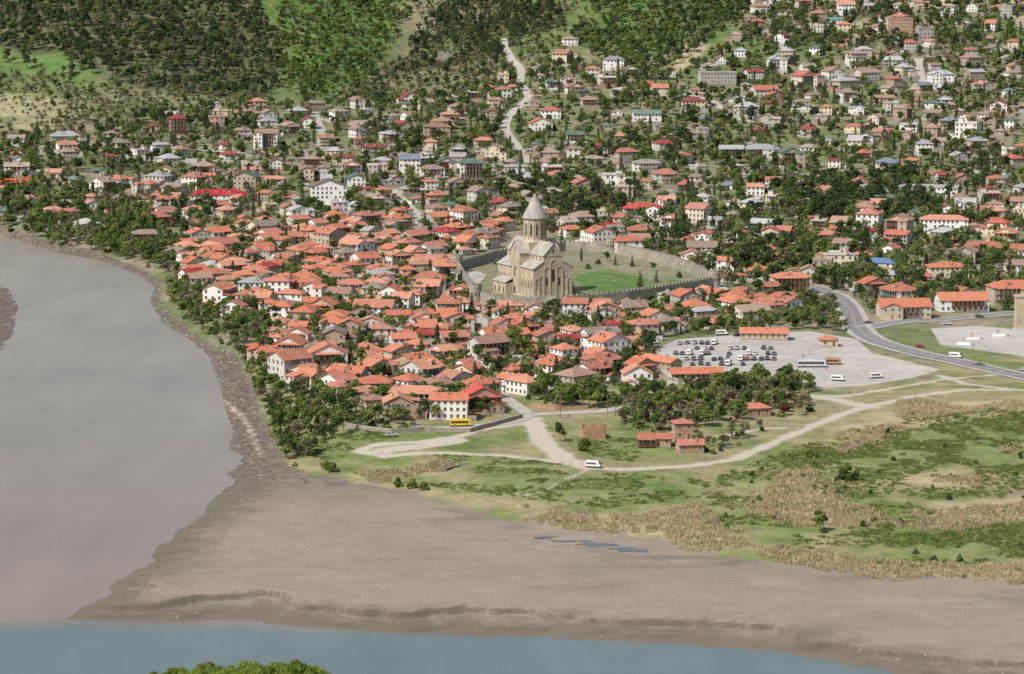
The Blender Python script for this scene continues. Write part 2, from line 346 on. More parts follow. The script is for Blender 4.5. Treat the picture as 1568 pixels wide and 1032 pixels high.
# damp hollows next to the reed belt
dmp=mth(nt,'MULTIPLY',mr(nt,noise(nt,stm.outputs[0],.04,6,.7),.52,.62,0,.7),mr(nt,A('sd_green').outputs['Fac'],-55,-8,0,1)); mc=mixc(nt,dmp,mc,(.15,.13,.105))
sy=nd(nt,'ShaderNodeSeparateXYZ',{0:pos}).outputs[1]
rb=ramp(nt,noise(nt,pos,.35,8,.85),[(.38,(.05,.04,.03)),(.47,(.12,.098,.077)),(.55,(.18,.15,.12)),(.66,(.33,.29,.24))])
mc=mixc(nt,mth(nt,'MULTIPLY',mr(nt,sy,930,1010,0,1),.93),mc,rb)
namp=mr(nt,sy,960,1040,44,12)
sg=mth(nt,'ADD',A('sd_green').outputs['Fac'],mth(nt,'MULTIPLY',mth(nt,'SUBTRACT',n2,.5),namp)); sg=mth(nt,'ADD',sg,mth(nt,'MULTIPLY',mth(nt,'SUBTRACT',n3,.5),12.))
c=mixc(nt,mr(nt,sg,-1.5,2),mc,gc)
sp=mth(nt,'ADD',A('sd_path').outputs['Fac'],mth(nt,'MULTIPLY',mth(nt,'SUBTRACT',n2,.5),7.))
c=mixc(nt,mr(nt,sp,-1.2,.8,0,.95),c,scl(nt,(.47,.42,.34),mr(nt,n3,.3,.7,.82,1.12)))
c=mixc(nt,mr(nt,mth(nt,'ADD',A('sd_pave').outputs['Fac'],mth(nt,'MULTIPLY',mth(nt,'SUBTRACT',n3,.5),2.)),-.2,.3),c,scl(nt,(.44,.41,.375),mth(nt,'MULTIPLY',mr(nt,n2,.3,.7,.78,1.14),mr(nt,n1,.3,.7,.85,1.1))))
nt.links.new(c,b.inputs['Base Color'])
bp=nd(nt,'ShaderNodeBump',{'Strength':.6,'Distance':.6,'Height':mth(nt,'ADD',n3,mth(nt,'MULTIPLY',n2,1.5))}); nt.links.new(bp.outputs[0],b.inputs['Normal'])
me.materials.append(m); obj('ground_terrain',me)
# ------------------------------------------------------------------ water
mb=MB(); mb.quad([(-6000,400,0),(6000,400,0),(6000,2600,0),(-6000,2600,0)],'white')
me=mb.mesh('river_water',False)
m,nt,b=newmat('river_water',.24,.26); pos=nd(nt,'ShaderNodeNewGeometry').outputs['Position']; s=nd(nt,'ShaderNodeSeparateXYZ',{0:pos})
nn=noise(nt,pos,.012,5,.6)
yy=mth(nt,'ADD',s.outputs[1],mth(nt,'MULTIPLY',mth(nt,'SUBTRACT',nn,.5),46.)); yy=mth(nt,'ADD',yy,mth(nt,'MULTIPLY',s.outputs[0],-.03))
cc=mixc(nt,mr(nt,yy,762,786,sm=True),(.125,.16,.155),ramp(nt,mr(nt,s.outputs[1],770,1500),[(0,(.235,.18,.14)),(.18,(.235,.19,.15)),(.5,(.25,.22,.18)),(1,(.285,.26,.215))]))
wst=nd(nt,'ShaderNodeMapping',{'Scale':(1,.22,1),'Rotation':(0,0,-.2)}); nt.links.new(pos,wst.inputs[0])
cc=scl(nt,cc,mr(nt,noise(nt,wst.outputs[0],.05,5,.6),.3,.7,.93,1.07))
nt.links.new(scl(nt,cc,mr(nt,nn,.3,.7,.92,1.08)),b.inputs['Base Color'])
wmp=nd(nt,'ShaderNodeMapping',{'Scale':(1,.5,1)}); nt.links.new(pos,wmp.inputs[0])
bp=nd(nt,'ShaderNodeBump',{'Strength':.45,'Distance':.18,'Height':noise(nt,wmp.outputs[0],.7,5,.65)}); nt.links.new(bp.outputs[0],b.inputs['Normal'])
me.materials.clear(); me.materials.append(m); obj('river_water',me)
def puddle(u,v,w,h):
    x,y=W(u,v); n=30; P=[]
    for i in range(n):
        a=2*math.pi*i/n; r=1+.3*math.sin(2*a+u)+.2*math.sin(5*a+v)+.12*math.sin(9*a+u); P.append((x+w*r*math.cos(a),y+h*r*math.sin(a),0))
    zz=float(np.mean([Hs(p[0],p[1]) for p in P]))+.12
    mb=MB(); mb.quad([(p[0],p[1],zz) for p in P],'puddle_w'); mm=mb.mesh('puddle',False); obj('puddle',mm)
m,nt,b=newmat('puddle_water',.08,.5); b.inputs['Base Color'].default_value=(.10,.095,.085,1); M['puddle_w']=m
puddle(690,708,7,9); puddle(965,842,6,3); puddle(915,834,7,2); puddle(875,829,5,1.5); puddle(835,823,4,1.5)
# ------------------------------------------------------------------ occupancy
class Hash:
    def __init__(s): s.d={}
    def add(s,x,y,r): s.d.setdefault((int(x//16),int(y//16)),[]).append((x,y,r))
    def ok(s,x,y,r,k=2):
        i=int(x//16); j=int(y//16)
        for a in range(i-k,i+k+1):
            for b in range(j-k,j+k+1):
                for (p,q,w) in s.d.get((a,b),()):
                    if (p-x)**2+(q-y)**2<(w+r)**2: return False
        return True
OB=Hash(); HSP=Hash()
def resample(P,step=4.0):
    P=[P[0]]+list(P)+[P[-1]]; out=[]
    for i in range(1,len(P)-2):
        p0,p1,p2,p3=[np.array(P[i+k],float) for k in (-1,0,1,2)]
        n=max(2,int(np.hypot(*(p2-p1))/step))
        for k in range(n):
            t=k/n; out.append(.5*((2*p1)+(-p0+p2)*t+(2*p0-5*p1+4*p2-p3)*t*t+(-p0+3*p1-3*p2+p3)*t**3))
    out.append(np.array(P[-1],float)); return out
def ribbon(name,px,width,mat,off=.14,kerb=False,line=False):
    P=resample(WP(px)); mb=MB(); n=len(P); rows=[]
    offs=[-.5,-.25,0,.25,.5]
    for i,p in enumerate(P):
        d=P[min(n-1,i+1)]-P[max(0,i-1)]; L=np.hypot(*d)+1e-9; nrm=np.array((-d[1],d[0]))/L
        rows.append((p,nrm)); OB.add(p[0],p[1],width*.5+.5)
    def strip(w0,w1,zo,mat,step=None):
        for i in range(n-1):
            if step and (i%step): continue
            q=[]
            for (p,nn),w in ((rows[i],w0),(rows[i],w1),(rows[i+1],w1),(rows[i+1],w0)):
                x=p[0]+nn[0]*w; y=p[1]+nn[1]*w; q.append((x,y,float(Hs(x,y))+zo))
            mb.quad(q,mat)
    for a,b_ in zip(offs[:-1],offs[1:]): strip(a*width,b_*width,off,mat)
    if kerb:
        for sgn in (-1,1):
            strip(sgn*width/2,sgn*(width/2+.35),off+.13,'kerb')
            strip(sgn*width/2,sgn*(width/2+.001),off+.06,'kerb')
            strip(sgn*(width/2+.35),sgn*(width/2+2.2),off+.1,'pale')
    if line: strip(-.1,.1,off+.02,'white',2); strip(width*.45,width*.45+.15,off+.02,'white'); strip(-width*.45-.15,-width*.45,off+.02,'white')
    me=mb.mesh(name,False); obj(name,me); return P
road=ribbon('asphalt_road',[(1190,432),(1232,437),(1264,447),(1292,463),(1306,485),(1314,503),(1340,522),(1400,540),(1470,555),(1568,577),(1720,610)],10,'asphalt',.16,True,True)
ribbon('asphalt_road',[(1322,503),(1380,493),(1450,489),(1568,479),(1720,468)],8,'asphalt',.15,True,True)
ribbon('town_street',[(640,658),(720,653),(785,646),(812,636),(860,633),(920,630),(945,624)],6.5,'pale')
ribbon('town_street',[(808,634),(775,610),(755,592),(735,572),(716,550),(720,528),(738,500),(735,480)],5.5,'pale',.2)
ribbon('town_street',[(598,392),(616,368),(642,345),(640,330),(618,308),(600,290)],7,'pale',.2)
ribbon('town_street',[(1010,545),(1018,562),(1030,582),(1020,600)],5,'pale',.2)
ribbon('town_street',[(610,490),(660,470),(700,440),(735,420)],5,'pale',.2)
ribbon('town_street',[(400,490),(470,470),(540,440),(600,400)],5,'pale',.2)
ribbon('hillside_road',[(770,60),(780,85),(797,105),(797,130),(808,150),(780,178),(775,200),(793,225),(812,250)],7,'pale',.35)
ribbon('hillside_road',[(1040,143),(1090,155),(1122,180),(1165,190)],6,'pale',.35)
ribbon('hillside_road',[(1405,90),(1415,130),(1442,142)],7,'pale',.35)
ribbon('hillside_road',[(480,172),(492,200),(500,222)],8,'pale',.35)
ribbon('hillside_road',[(60,225),(200,222),(330,232),(480,240)],5,'pale',.35)
ribbon('hillside_road',[(830,250),(930,270),(1040,275),(1180,265),(1300,275)],5,'pale',.3)
ribbon('hillside_road',[(1040,405),(1090,430),(1110,445)],5,'pale',.3)
for Q,w in PATHW[:7]:
    for p in resample(Q,4): OB.add(p[0],p[1],w*.5+1)
def inpoly(x,y,P): return sdf(np.array([x]),np.array([y]),P)[0]>0
# ------------------------------------------------------------------ walls
def wall(name,pts,h,t,mat,cren=False,z0=-2.5,step=3.0,close=False):
    if close: pts=list(pts)+[pts[0]]
    mb=MB()
    for a,b_ in zip(pts[:-1],pts[1:]):
        a=np.array(a);b_=np.array(b_); L=np.hypot(*(b_-a)); n=max(1,int(L/step)); e=(b_-a)/L; nr=np.array((-e[1],e[0]))*t/2
        for i in range(n):
            p=a+(b_-a)*i/n; q=a+(b_-a)*(i+1)/n; m_=(p+q)/2; zz=float(Hs(m_[0],m_[1]))
            OB.add(m_[0],m_[1],t/2+.3)
            def bx(p,q,za,zb,k=1.0,mt=mat):
                A_=p-nr*k;B_=q-nr*k;C_=q+nr*k;D_=p+nr*k
                mb.hexa([(A_[0],A_[1],za),(B_[0],B_[1],za),(C_[0],C_[1],za),(D_[0],D_[1],za),(A_[0],A_[1],zb),(B_[0],B_[1],zb),(C_[0],C_[1],zb),(D_[0],D_[1],zb)],mt)
            bx(p,q,zz+z0,zz+h)
            if cren: bx(p+(q-p)*.1,p+(q-p)*.62,zz+h,zz+h+1.0,.6)
            else: bx(p,q,zz+h,zz+h+.14,1.25,'kerb' if mat!='brick' else 'stone')
    return obj(name,mb.mesh(name))
CA=WP(CATH_AREA_PX)
wall('cathedral_precinct_wall',CA,5.4,1.6,'fort',True,close=True)
def tower(u,v,r,h):
    x,y=W(u,v); mb=MB(); mb.cyl(0,0,-3,h,r*1.05,r,18,'fort'); mb.cyl(0,0,h,h+.5,r*1.08,r*1.08,18,'ashtrim')
    for i in range(9):
        a=2*math.pi*i/9; mb.M=Matrix.Rotation(a,4,'Z'); mb.box(r-.7,r,-.9,.9,h+.5,h+1.9,'fort'); mb.M=None
    for i in range(5):
        a=-math.pi/2+(i-2)*.6; mb.M=Matrix.Rotation(a,4,'Z'); mb.box(r+.0,r+.12,-.3,.3,h*.5,h*.5+1.4,'dark'); mb.M=None
    obj('precinct_wall_tower',mb.mesh('tower'),(x,y,float(Hs(x,y)))); OB.add(x,y,r+1)
tower(728,464,3.2,8.5); tower(700,416,3,8); tower(1094,440,3,7.5); tower(935,387,2.8,7)
wall('garden_wall',WP([(530,655),(600,664),(650,660),(720,662),(800,640)]),1.6,.4,'stone')
wall('garden_wall',WP([(812,622),(850,628),(900,626),(945,616)]),1.3,.4,'brick')
wall('retaining_wall',WP([(60,236),(140,240),(250,248),(330,252),(440,255)]),3.6,.8,'kerb')
wall('retaining_wall',WP([(440,258),(470,262),(560,262)]),2.0,.6,'concrete')
wall('brick_wall',WP([(1385,262),(1440,268),(1500,270)]),3.2,.6,'brick')
wall('garden_wall',WP([(1085,572),(1060,590),(1010,580),(1000,555)]),1.5,.4,'stone')
wall('retaining_wall',WP([(600,402),(660,408),(700,414)]),2.5,.6,'stone')
# ------------------------------------------------------------------ house construction
def swp(ax): return (lambda p:p) if ax==0 else (lambda p:(p[1],p[0],p[2]))
def gable(mb,x0,x1,y0,y1,z,h,ax,ov=.6,rm='roof',wm='wall',t=.22):
    if ax==1: x0,x1,y0,y1=y0,y1,x0,x1
    w=swp(ax); ym=(y0+y1)/2; k=h/(ym-y0); e=z-ov*k
    mb.slab(w((x0-ov,y0-ov,e)),w((x1+ov,y0-ov,e)),w((x1+ov,ym,z+h)),w((x0-ov,ym,z+h)),t,rm)
    mb.slab(w((x0-ov,y1+ov,e)),w((x1+ov,y1+ov,e)),w((x1+ov,ym+.001,z+h)),w((x0-ov,ym+.001,z+h)),t,rm)
    mb.quad([w((x0,y0,z)),w((x0,y1,z)),w((x0,ym,z+h))],wm); mb.quad([w((x1,y0,z)),w((x1,y1,z)),w((x1,ym,z+h))],wm)
def hip(mb,x0,x1,y0,y1,z,h,ov=.6,rm='roof',t=.22):
    ax=0 if (x1-x0)>=(y1-y0) else 1
    if ax==1: x0,x1,y0,y1=y0,y1,x0,x1
    w=swp(ax); X0=x0-ov;X1=x1+ov;Y0=y0-ov;Y1=y1+ov; ym=(y0+y1)/2; a=min((Y1-Y0)/2*.95,(X1-X0)/2-.05)
    zt=z+t
    A,B,C,D=(X0,Y0),(X1,Y0),(X1,Y1),(X0,Y1); p=(X0+a,ym,zt+h); q=(X1-a,ym,zt+h)
    c=lambda P,zz:w((P[0],P[1],zz))
    mb.quad([c(A,zt),c(B,zt),w(q),w(p)],rm); mb.quad([c(D,zt),c(C,zt),w(q),w(p)],rm); mb.quad([c(A,zt),c(D,zt),w(p)],rm); mb.quad([c(B,zt),c(C,zt),w(q)],rm)
    for P,Q in ((A,B),(B,C),(C,D),(D,A)): mb.quad([c(P,z),c(Q,z),c(Q,zt),c(P,zt)],rm)
    mb.quad([c(A,z),c(B,z),c(C,z),c(D,z)],'wood')
def windows(mb,x0,x1,y0,y1,nst,hs,sides='SNEW',ww=1.15,wh=1.55,z0=0,arch=False,skip=.1):
    for sd in sides:
        L=(x1-x0) if sd in 'SN' else (y1-y0)
        n=max(1,int(L/2.7)); 
        def P(s,z,o):
            if sd=='S': return (x0+s,y0-o,z)
            if sd=='N': return (x0+s,y1+o,z)
            if sd=='E': return (x1+o,y0+s,z)
            return (x0-o,y0+s,z)
        for st in range(nst):
            for i in range(n):
                if R()<skip: continue
                c=(i+.5)*L/n; zb=z0+st*hs+1.0; door=(st==0 and i==n//2 and sd=='S')
                if door: zb=z0+.05; hh=2.15
                else: hh=wh
                a,b_=c-ww/2,c+ww/2
                mb.quad([P(a,zb,.02),P(b_,zb,.02),P(b_,zb+hh,.02),P(a,zb+hh,.02)],'glass' if not door else 'wood')
                f=.12
                for (s0,s1,za,zc) in ((a-f,a,zb-f,zb+hh+f),(b_,b_+f,zb-f,zb+hh+f),(a,b_,zb+hh,zb+hh+f),(a,b_,zb-f,zb)):
                    mb.hexa([P(s0,za,0),P(s1,za,0),P(s1,za,.09),P(s0,za,.09),P(s0,zc,0),P(s1,zc,0),P(s1,zc,.09),P(s0,zc,.09)],'trim')
                if not door: 
                    mb.hexa([P(c-.03,zb,.02),P(c+.03,zb,.02),P(c+.03,zb,.06),P(c-.03,zb,.06),P(c-.03,zb+hh,.02),P(c+.03,zb+hh,.02),P(c+.03,zb+hh,.06),P(c-.03,zb+hh,.06)],'trim')
def balcony(mb,x0,x1,y0,z0,h,dp=1.7,nst=1,roofz=None,ground=True):
    for st in range(nst):
        z=z0+st*h
        mb.box(x0,x1,y0-dp,y0-.01,z-.2,z,'wood',True)
        mb.box(x0,x1,y0-dp,y0-dp+.07,z+.95,z+1.05,'wood'); 
        n=int((x1-x0)/.45)
        for i in range(n+1):
            x=x0+(x1-x0)*i/n; mb.box(x-.04,x+.04,y0-dp+.01,y0-dp+.06,z,z+.95,'wood')
        mb.quad([(x0+.3,y0-.13,z+.1),(x1-.3,y0-.13,z+.1),(x1-.3,y0-.13,z+h-.5),(x0+.3,y0-.13,z+h-.5)],'glass')
        m_=max(2,int((x1-x0)/2.2))
        for i in range(m_): 
            x=x0+.3+(x1-x0-.6)*(i+.5)/m_; mb.box(x-.5,x+.5,y0-.19,y0-.14,z+.1,z+h-.5,'wall')
    n=max(2,int((x1-x0)/2.4)); zt=z0+nst*h-.15
    for i in range(n+1):
        x=x0+.08+(x1-x0-.16)*i/n; mb.box(x-.09,x+.09,y0-dp+.02,y0-dp+.2,(-.5 if ground else z0),zt,'wood')
    mb.slab((x0-.3,y0-dp-.5,zt-.15),(x1+.3,y0-dp-.5,zt-.15),(x1+.3,y0+.1,zt+.35),(x0-.3,y0+.1,zt+.35),.12,'roof')
def chimney(mb,x,y,z,h=1.6): mb.box(x-.3,x+.3,y-.3,y+.3,z-1.5,z+h,'brick'); mb.box(x-.38,x+.38,y-.38,y+.38,z+h,z+h+.15,'kerb')
def house_mesh(kind='old',w=None,d=None,st=None,roof=None,wing=None,balc=None,yard=None,wm='wall',seed=None):
    if seed is not None: random.seed(seed)
    mb=MB()
    if kind=='old': w=w or U(9.5,15); d=d or U(8,11); st=st or random.choice([1,2,2,2,2])
    elif kind=='small': w=w or U(7.5,11); d=d or U(6.5,8.5); st=st or 1
    elif kind=='big': w=w or U(12,18); d=d or U(10,13); st=st or random.choice([2,2,3])
    elif kind=='flat': w=w or U(9,15); d=d or U(8,11); st=st or random.choice([2,3])
    hs=3.0; H=st*hs+.3; x0,x1,y0,y1=-w/2,w/2,-d/2,d/2
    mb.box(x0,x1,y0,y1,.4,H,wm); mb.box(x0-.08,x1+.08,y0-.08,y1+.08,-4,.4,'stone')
    windows(mb,x0,x1,y0,y1,st,hs,z0=.4)
    roof=roof or random.choice(['hip','hip','gx','gy'] if kind!='flat' else ['flat','mono'])
    ph=U(.36,.52)
    if roof=='hip': rh=min(w,d)/2*ph; hip(mb,x0,x1,y0,y1,H,rh)
    elif roof=='gx': rh=d/2*ph; gable(mb,x0,x1,y0,y1,H,rh,0,wm=wm)
    elif roof=='gy': rh=w/2*ph; gable(mb,x0,x1,y0,y1,H,rh,1,wm=wm)
    elif roof=='mono':
        rh=1.2; mb.slab((x0-.5,y0-.5,H),(x1+.5,y0-.5,H),(x1+.5,y1+.5,H+rh),(x0-.5,y1+.5,H+rh),.2,'roof')
        mb.quad([(x0,y0,H),(x0,y1,H),(x0,y1,H+rh)],wm); mb.quad([(x1,y0,H),(x1,y1,H),(x1,y1,H+rh)],wm); mb.quad([(x0,y1,H),(x1,y1,H),(x1,y1,H+rh),(x0,y1,H+rh)],wm)
    else:
        rh=.8; mb.box(x0-.3,x1+.3,y0-.3,y1+.3,H,H+.25,'concrete',True)
        for a in ((x0-.3,x1+.3,y0-.3,y0-.05),(x0-.3,x1+.3,y1+.05,y1+.3),(x0-.3,x0-.05,y0-.05,y1+.05),(x1+.05,x1+.3,y0-.05,y1+.05)): mb.box(*a,H+.25,H+.8,wm)
        mb.box(x0+1,x0+4,y1-4,y1-1,H+.25,H+2.6,wm); mb.box(x0+.8,x0+4.2,y1-4.2,y1-.8,H+2.6,H+2.8,'roof')
    if (R()<.6 if balc is None else balc):
        if st>=2: balcony(mb,x0+U(0,.25)*w,x1-U(0,.25)*w,y0,.4+hs,hs,U(1.3,2.2),st-1)
        else: balcony(mb,x0,x0+w*U(.4,.9),y0,.45,hs-.2,1.8,1)
    if (R()<.55 if wing is None else wing):
        ww=w*U(.35,.55); wd=U(3.5,6); s=random.choice([-1,1]); ws=max(1,st-random.choice([0,1])); wh=ws*hs+.1
        a0=(x1-ww if s>0 else x0)+.003*s; a1=a0+ww; 
        b1=y1+wd if R()<.4 else None
        if b1: c0,c1=y1,b1
        else: c0,c1=y0-wd,y0
        mb.box(a0,a1,c0+.002,c1-.002,-4,wh,wm); windows(mb,a0,a1,c0,c1,ws,hs,'EW'+('S' if not b1 else 'N'),z0=.35)
        q=random.choice(['g','h']); 
        if q=='g': gable(mb,a0,a1,c0-(2 if b1 else 0),c1+(0 if b1 else 2),wh,ww/2*.42,1,.5,wm=wm)
        else: mb.slab((a0-.4,c0-.4,wh+(1.2 if b1 else 0)),(a1+.4,c0-.4,wh+(1.2 if b1 else 0)),(a1+.4,c1+.3,wh+(0 if b1 else 1.2)),(a0-.4,c1+.3,wh+(0 if b1 else 1.2)),.18,'roof')
    if R()<.35 and roof in('hip','gx') and kind!='small':
        dx=U(-w/4,w/4); ay=y0+d*.12; mb.box(dx-1.1,dx+1.1,ay,0,H,H+rh*.75,wm); mb.quad([(dx-.6,ay-.02,H+.45),(dx+.6,ay-.02,H+.45),(dx+.6,ay-.02,H+rh*.6),(dx-.6,ay-.02,H+rh*.6)],'glass'); gable(mb,dx-1.1,dx+1.1,ay,0,H+rh*.75,.7,1,.3)
    if R()<.8: chimney(mb,U(-w/3,w/3),U(0,d/4),H+rh*.6)
    if R()<.3: chimney(mb,U(-w/3,w/3),-U(0,d/4),H+rh*.6,1.2)
    if (R()<.6 if yard is None else yard):
        s=random.choice([-1,1]); ox=s*(w/2+U(2,4)); ow=U(3,5); oy=U(-3,3)
        mb.box(ox-ow/2,ox+ow/2,oy-2,oy+2,-3,2.5,random.choice(['wall','stone','brick'])); mb.slab((ox-ow/2-.3,oy-2.3,2.5),(ox+ow/2+.3,oy-2.3,2.5),(ox+ow/2+.3,oy+2.3,3.3),(ox-ow/2-.3,oy+2.3,3.3),.12,random.choice(['roof','metal','roof','concrete']))
        yy=y0-U(3,5); mt=random.choice(['stone','concrete','brick','wall']); 
        mb.box(x0-2,x1+2,yy-.15,yy+.15,-4,1.4,mt); mb.box(s*(w/2+2)-.15,s*(w/2+2)+.15,yy+.15,y1,-4,1.4,mt)
    r=math.hypot(w,d)/2
    return mb.mesh('house'),r,w,d
LIB={k:[house_mesh(k) for _ in range(n)] for k,n in (('old',24),('small',12),('big',14),('flat',6))}
OR=[(.56,.19,.105),(.58,.22,.13),(.50,.16,.095),(.50,.20,.135),(.42,.16,.105),(.60,.28,.18)]
OLDMIX=[(.32,.19,.14),(.38,.24,.18),(.28,.2,.16),(.36,.35,.34),(.44,.22,.15),(.33,.04,.04),(.26,.22,.19),(.42,.30,.22),(.42,.42,.42)]
MIX=[(.52,.19,.11),(.48,.16,.10),(.32,.22,.17),(.36,.27,.22),(.28,.21,.17),(.39,.33,.29),(.42,.43,.44),(.48,.48,.48),(.35,.35,.36),(.34,.03,.035),(.24,.03,.03),(.07,.16,.12),(.36,.18,.12),(.42,.26,.19),(.17,.23,.30),(.40,.21,.14),(.32,.20,.15),(.44,.34,.27),(.38,.25,.18),(.44,.44,.45),(.50,.13,.09)]
NAMES={'old':'balcony_house','small':'cottage','big':'villa_house','flat':'flat_roof_house'}
OLD=WP([(285,385),(262,410),(300,440),(335,480),(398,520),(402,560),(480,600),(600,648),(740,640),(800,608),(900,598),(1000,590),(1000,520),(1230,480),(1240,445),(1110,455),(960,475),(740,488),(690,430),(640,402),(755,385),(780,350),(600,335),(450,345),(350,355)])
TOWN=WP([(-200,332),(60,350),(200,372),(285,385),(350,352),(450,340),(600,330),(780,345),(880,370),(1010,395),(1100,430),(1110,455),(1240,445),(1300,460),(1330,485),(1720,470),(1720,-60),(1180,-20),(1130,60),(1040,115),(960,115),(850,90),(760,135),(640,155),(420,165),(250,172),(150,200),(0,215),(-200,225)])
PAVEW=[WP(p) for p in PAVE]
PARKP=PAVEW[0]
def field(x,y): return (float(vn(np.array([x/130.]),np.array([y/130.]),5)[0])-.5)*1.5
HN=0
def place_house(u,v,kind='old',rot=None,color=None,name=None,scale=1.0,wpos=None,**kw):
    global HN
    x,y=wpos if wpos else W(u,v)
    me,r,w,d=house_mesh(kind,yard=kw.pop('yard',False),**kw)
    obj(name or NAMES[kind],me,(x,y,float(Hs(x,y))),rot if rot is not None else U(-.3,.3),scale,color or random.choice(OR)); OB.add(x,y,r*.82); HSP.add(x,y,r*.92); HN+=1
    OB.add(x,y-r-3,3.5); HSP.add(x,y-r-2,3)   # forecourt
for P in PAVEW:
    xs=[p[0] for p in P]; ys=[p[1] for p in P]
    for xx in np.arange(min(xs),max(xs),7):
        for yy in np.arange(min(ys),max(ys),7):
            if inpoly(xx,yy,P): OB.add(xx,yy,5)
place_house(735,628,'big',.25,(.55,.10,.07),w=15,d=11,st=2,roof='gy',wing=True,balc=True,seed=3)
place_house(640,622,'big',-.1,OR[5],w=22,d=11,st=2,roof='hip',wing=False,balc=True,seed=5,name='guest_house')
place_house(500,560,'big',.2,OR[1],w=17,d=12,st=2,roof='gy',wing=True,balc=True,seed=6)
place_house(445,545,'big',-.15,OR[0],w=13,d=12,st=2,roof='gy',wing=False,balc=True,seed=8)
place_house(575,606,'old',.1,OR[2],w=13,d=10,st=2,roof='hip',balc=True,seed=9)
place_house(535,590,'old',-.3,OR[0],w=14,d=10,st=2,roof='gx',balc=True,seed=10)
place_house(975,592,'old',.1,OR[5],w=12,d=9,st=2,roof='gy',wing=True,seed=12)
place_house(1157,636,'small',.3,OR[1],w=10,d=7,st=1,roof='hip',wm='brick',wing=False,balc=False,seed=13,name='brick_cottage')
place_house(1003,682,'small',-.1,OR[4],w=12,d=7,st=1,roof='gx',wing=False,balc=True,seed=14,wm='brick',name='brick_cottage')
place_house(1056,692,'small',.15,OR[3],w=9,d=7,st=1,roof='gx',wing=False,balc=False,seed=15,wm='brick',name='brick_cottage')
place_house(1045,672,'small',.15,OR[3],w=7,d=6,st=2,roof='hip',wing=False,balc=False,seed=16,wm='brick',name='brick_cottage')
place_house(1170,519,'small',-.1,OR[1],w=22,d=8,st=1,roof='gx',wing=False,balc=False,seed=17)
place_house(1065,580,'small',.1,OR[0],w=22,d=8,st=1,roof='gx',wing=False,balc=True,seed=18,name='shop_building')
place_house(1012,562,'small',-.9,OR[1],w=20,d=7,st=1,roof='gx',wing=False,balc=False,seed=18,name='shop_building')
place_house(1268,530,'small',.1,OR[1],w=8,d=6,st=1,roof='hip',wing=False,balc=False,seed=19,name='kiosk')
place_house(1383,486,'big',.05,OR[0],w=25,d=13,st=2,roof='gx',wing=True,balc=True,seed=20,wm='ashtrim',name='hotel_building')
place_house(1472,476,'big',.1,OR[1],w=25,d=13,st=2,roof='gx',wing=True,balc=True,seed=21,wm='white',name='hotel_building')
place_house(1550,466,'big',.15,OR[0],w=24,d=14,st=3,roof='hip',wing=True,balc=True,seed=22,wm='ashtrim',name='hotel_building')
place_house(1445,358,'big',-.15,OR[5],w=30,d=12,st=3,roof='hip',wing=False,balc=False,seed=23,wm='white',name='white_school_building')
place_house(1210,450,'big',.1,OR[1],w=20,d=11,st=3,roof='hip',balc=True,seed=24)
place_house(1348,410,'big',-.2,(.12,.22,.42),w=18,d=11,st=1,roof='hip',balc=False,seed=25,name='blue_roof_house')
place_house(335,305,'big',.05,(.42,.02,.03),w=38,d=14,st=1,roof='hip',wing=False,balc=False,seed=26,wm='white',name='red_roof_hall')
place_house(503,312,'big',.12,(.20,.13,.10),w=24,d=15,st=4,roof='gy',wing=False,balc=False,seed=27,wm='white',name='white_apartment_house')
place_house(985,332,'big',-.1,(.5,.07,.06),w=26,d=13,st=2,roof='hip',wing=True,seed=28,wm='white',name='red_roof_villa')
place_house(938,355,'big',.1,(.38,.02,.03),w=20,d=11,st=1,roof='hip',seed=29,name='red_roof_villa')
place_house(1420,300,'flat',-.25,(.4,.4,.4),w=42,d=12,st=2,roof='mono',wing=False,balc=False,seed=30,wm='white',name='long_white_building')
place_house(25,285,'big',0,(.6,.13,.05),w=26,d=10,st=1,roof='hip',seed=31)
place_house(415,280,'big',0,OR[5],w=22,d=9,st=1,roof='hip',seed=32,wm='white')
place_house(720,275,'big',.2,(.10,.17,.14),w=17,d=13,st=4,roof='hip',wing=True,balc=True,seed=33,wm='white',name='green_roof_villa')
place_house(668,212,'big',.1,(.28,.16,.11),w=20,d=12,st=3,roof='hip',balc=True,seed=34)
place_house(272,205,'big',.1,(.26,.04,.03),w=13,d=11,st=4,roof='hip',wing=False,balc=True,seed=35,wm='brick',name='tiered_red_house')
place_house(472,196,'big',.1,(.45,.06,.06),w=12,d=12,st=2,roof='gy',wing=False,balc=False,seed=36)
place_house(410,228,'big',-.1,(.3,.2,.15),w=17,d=12,st=4,roof='gx',balc=True,seed=37)
place_house(1280,40,'flat',.1,(.1,.42,.38),w=17,d=12,st=2,roof='mono',wing=False,balc=False,seed=38,name='turquoise_building')
place_house(1378,55,'flat',-.1,(.5,.3,.25),w=22,d=13,st=5,wing=False,balc=False,seed=39,roof='flat',wm='brick',name='apartment_block')
place_house(1098,128,'flat',.1,(.4,.4,.4),w=30,d=14,st=3,wing=False,balc=False,seed=40,roof='flat',wm='concrete',name='unfinished_concrete_building')
place_house(873,70,'big',.1,(.4,.3,.25),w=13,d=10,st=2,roof='hip',seed=41,wm='white')
place_house(940,108,'big',-.1,(.25,.27,.29),w=18,d=12,st=3,roof='hip',seed=42)
place_house(828,200,'big',.1,(.55,.17,.10),w=17,d=13,st=2,roof='gy',seed=43)
place_house(990,186,'big',.1,(.15,.24,.2),w=22,d=12,st=2,roof='gx',seed=44,wm='white')
place_house(990,262,'big',.1,(.32,.3,.28),w=20,d=12,st=2,roof='hip',seed=45,wm='white')
place_house(775,262,'flat',0,(.34,.36,.34),w=30,d=10,st=1,roof='mono',wing=False,seed=46)
place_house(670,405,'old',-.05,OR[3],w=26,d=11,st=1,roof='gx',wing=False,balc=False,seed=47,wm='stone',name='stone_museum')
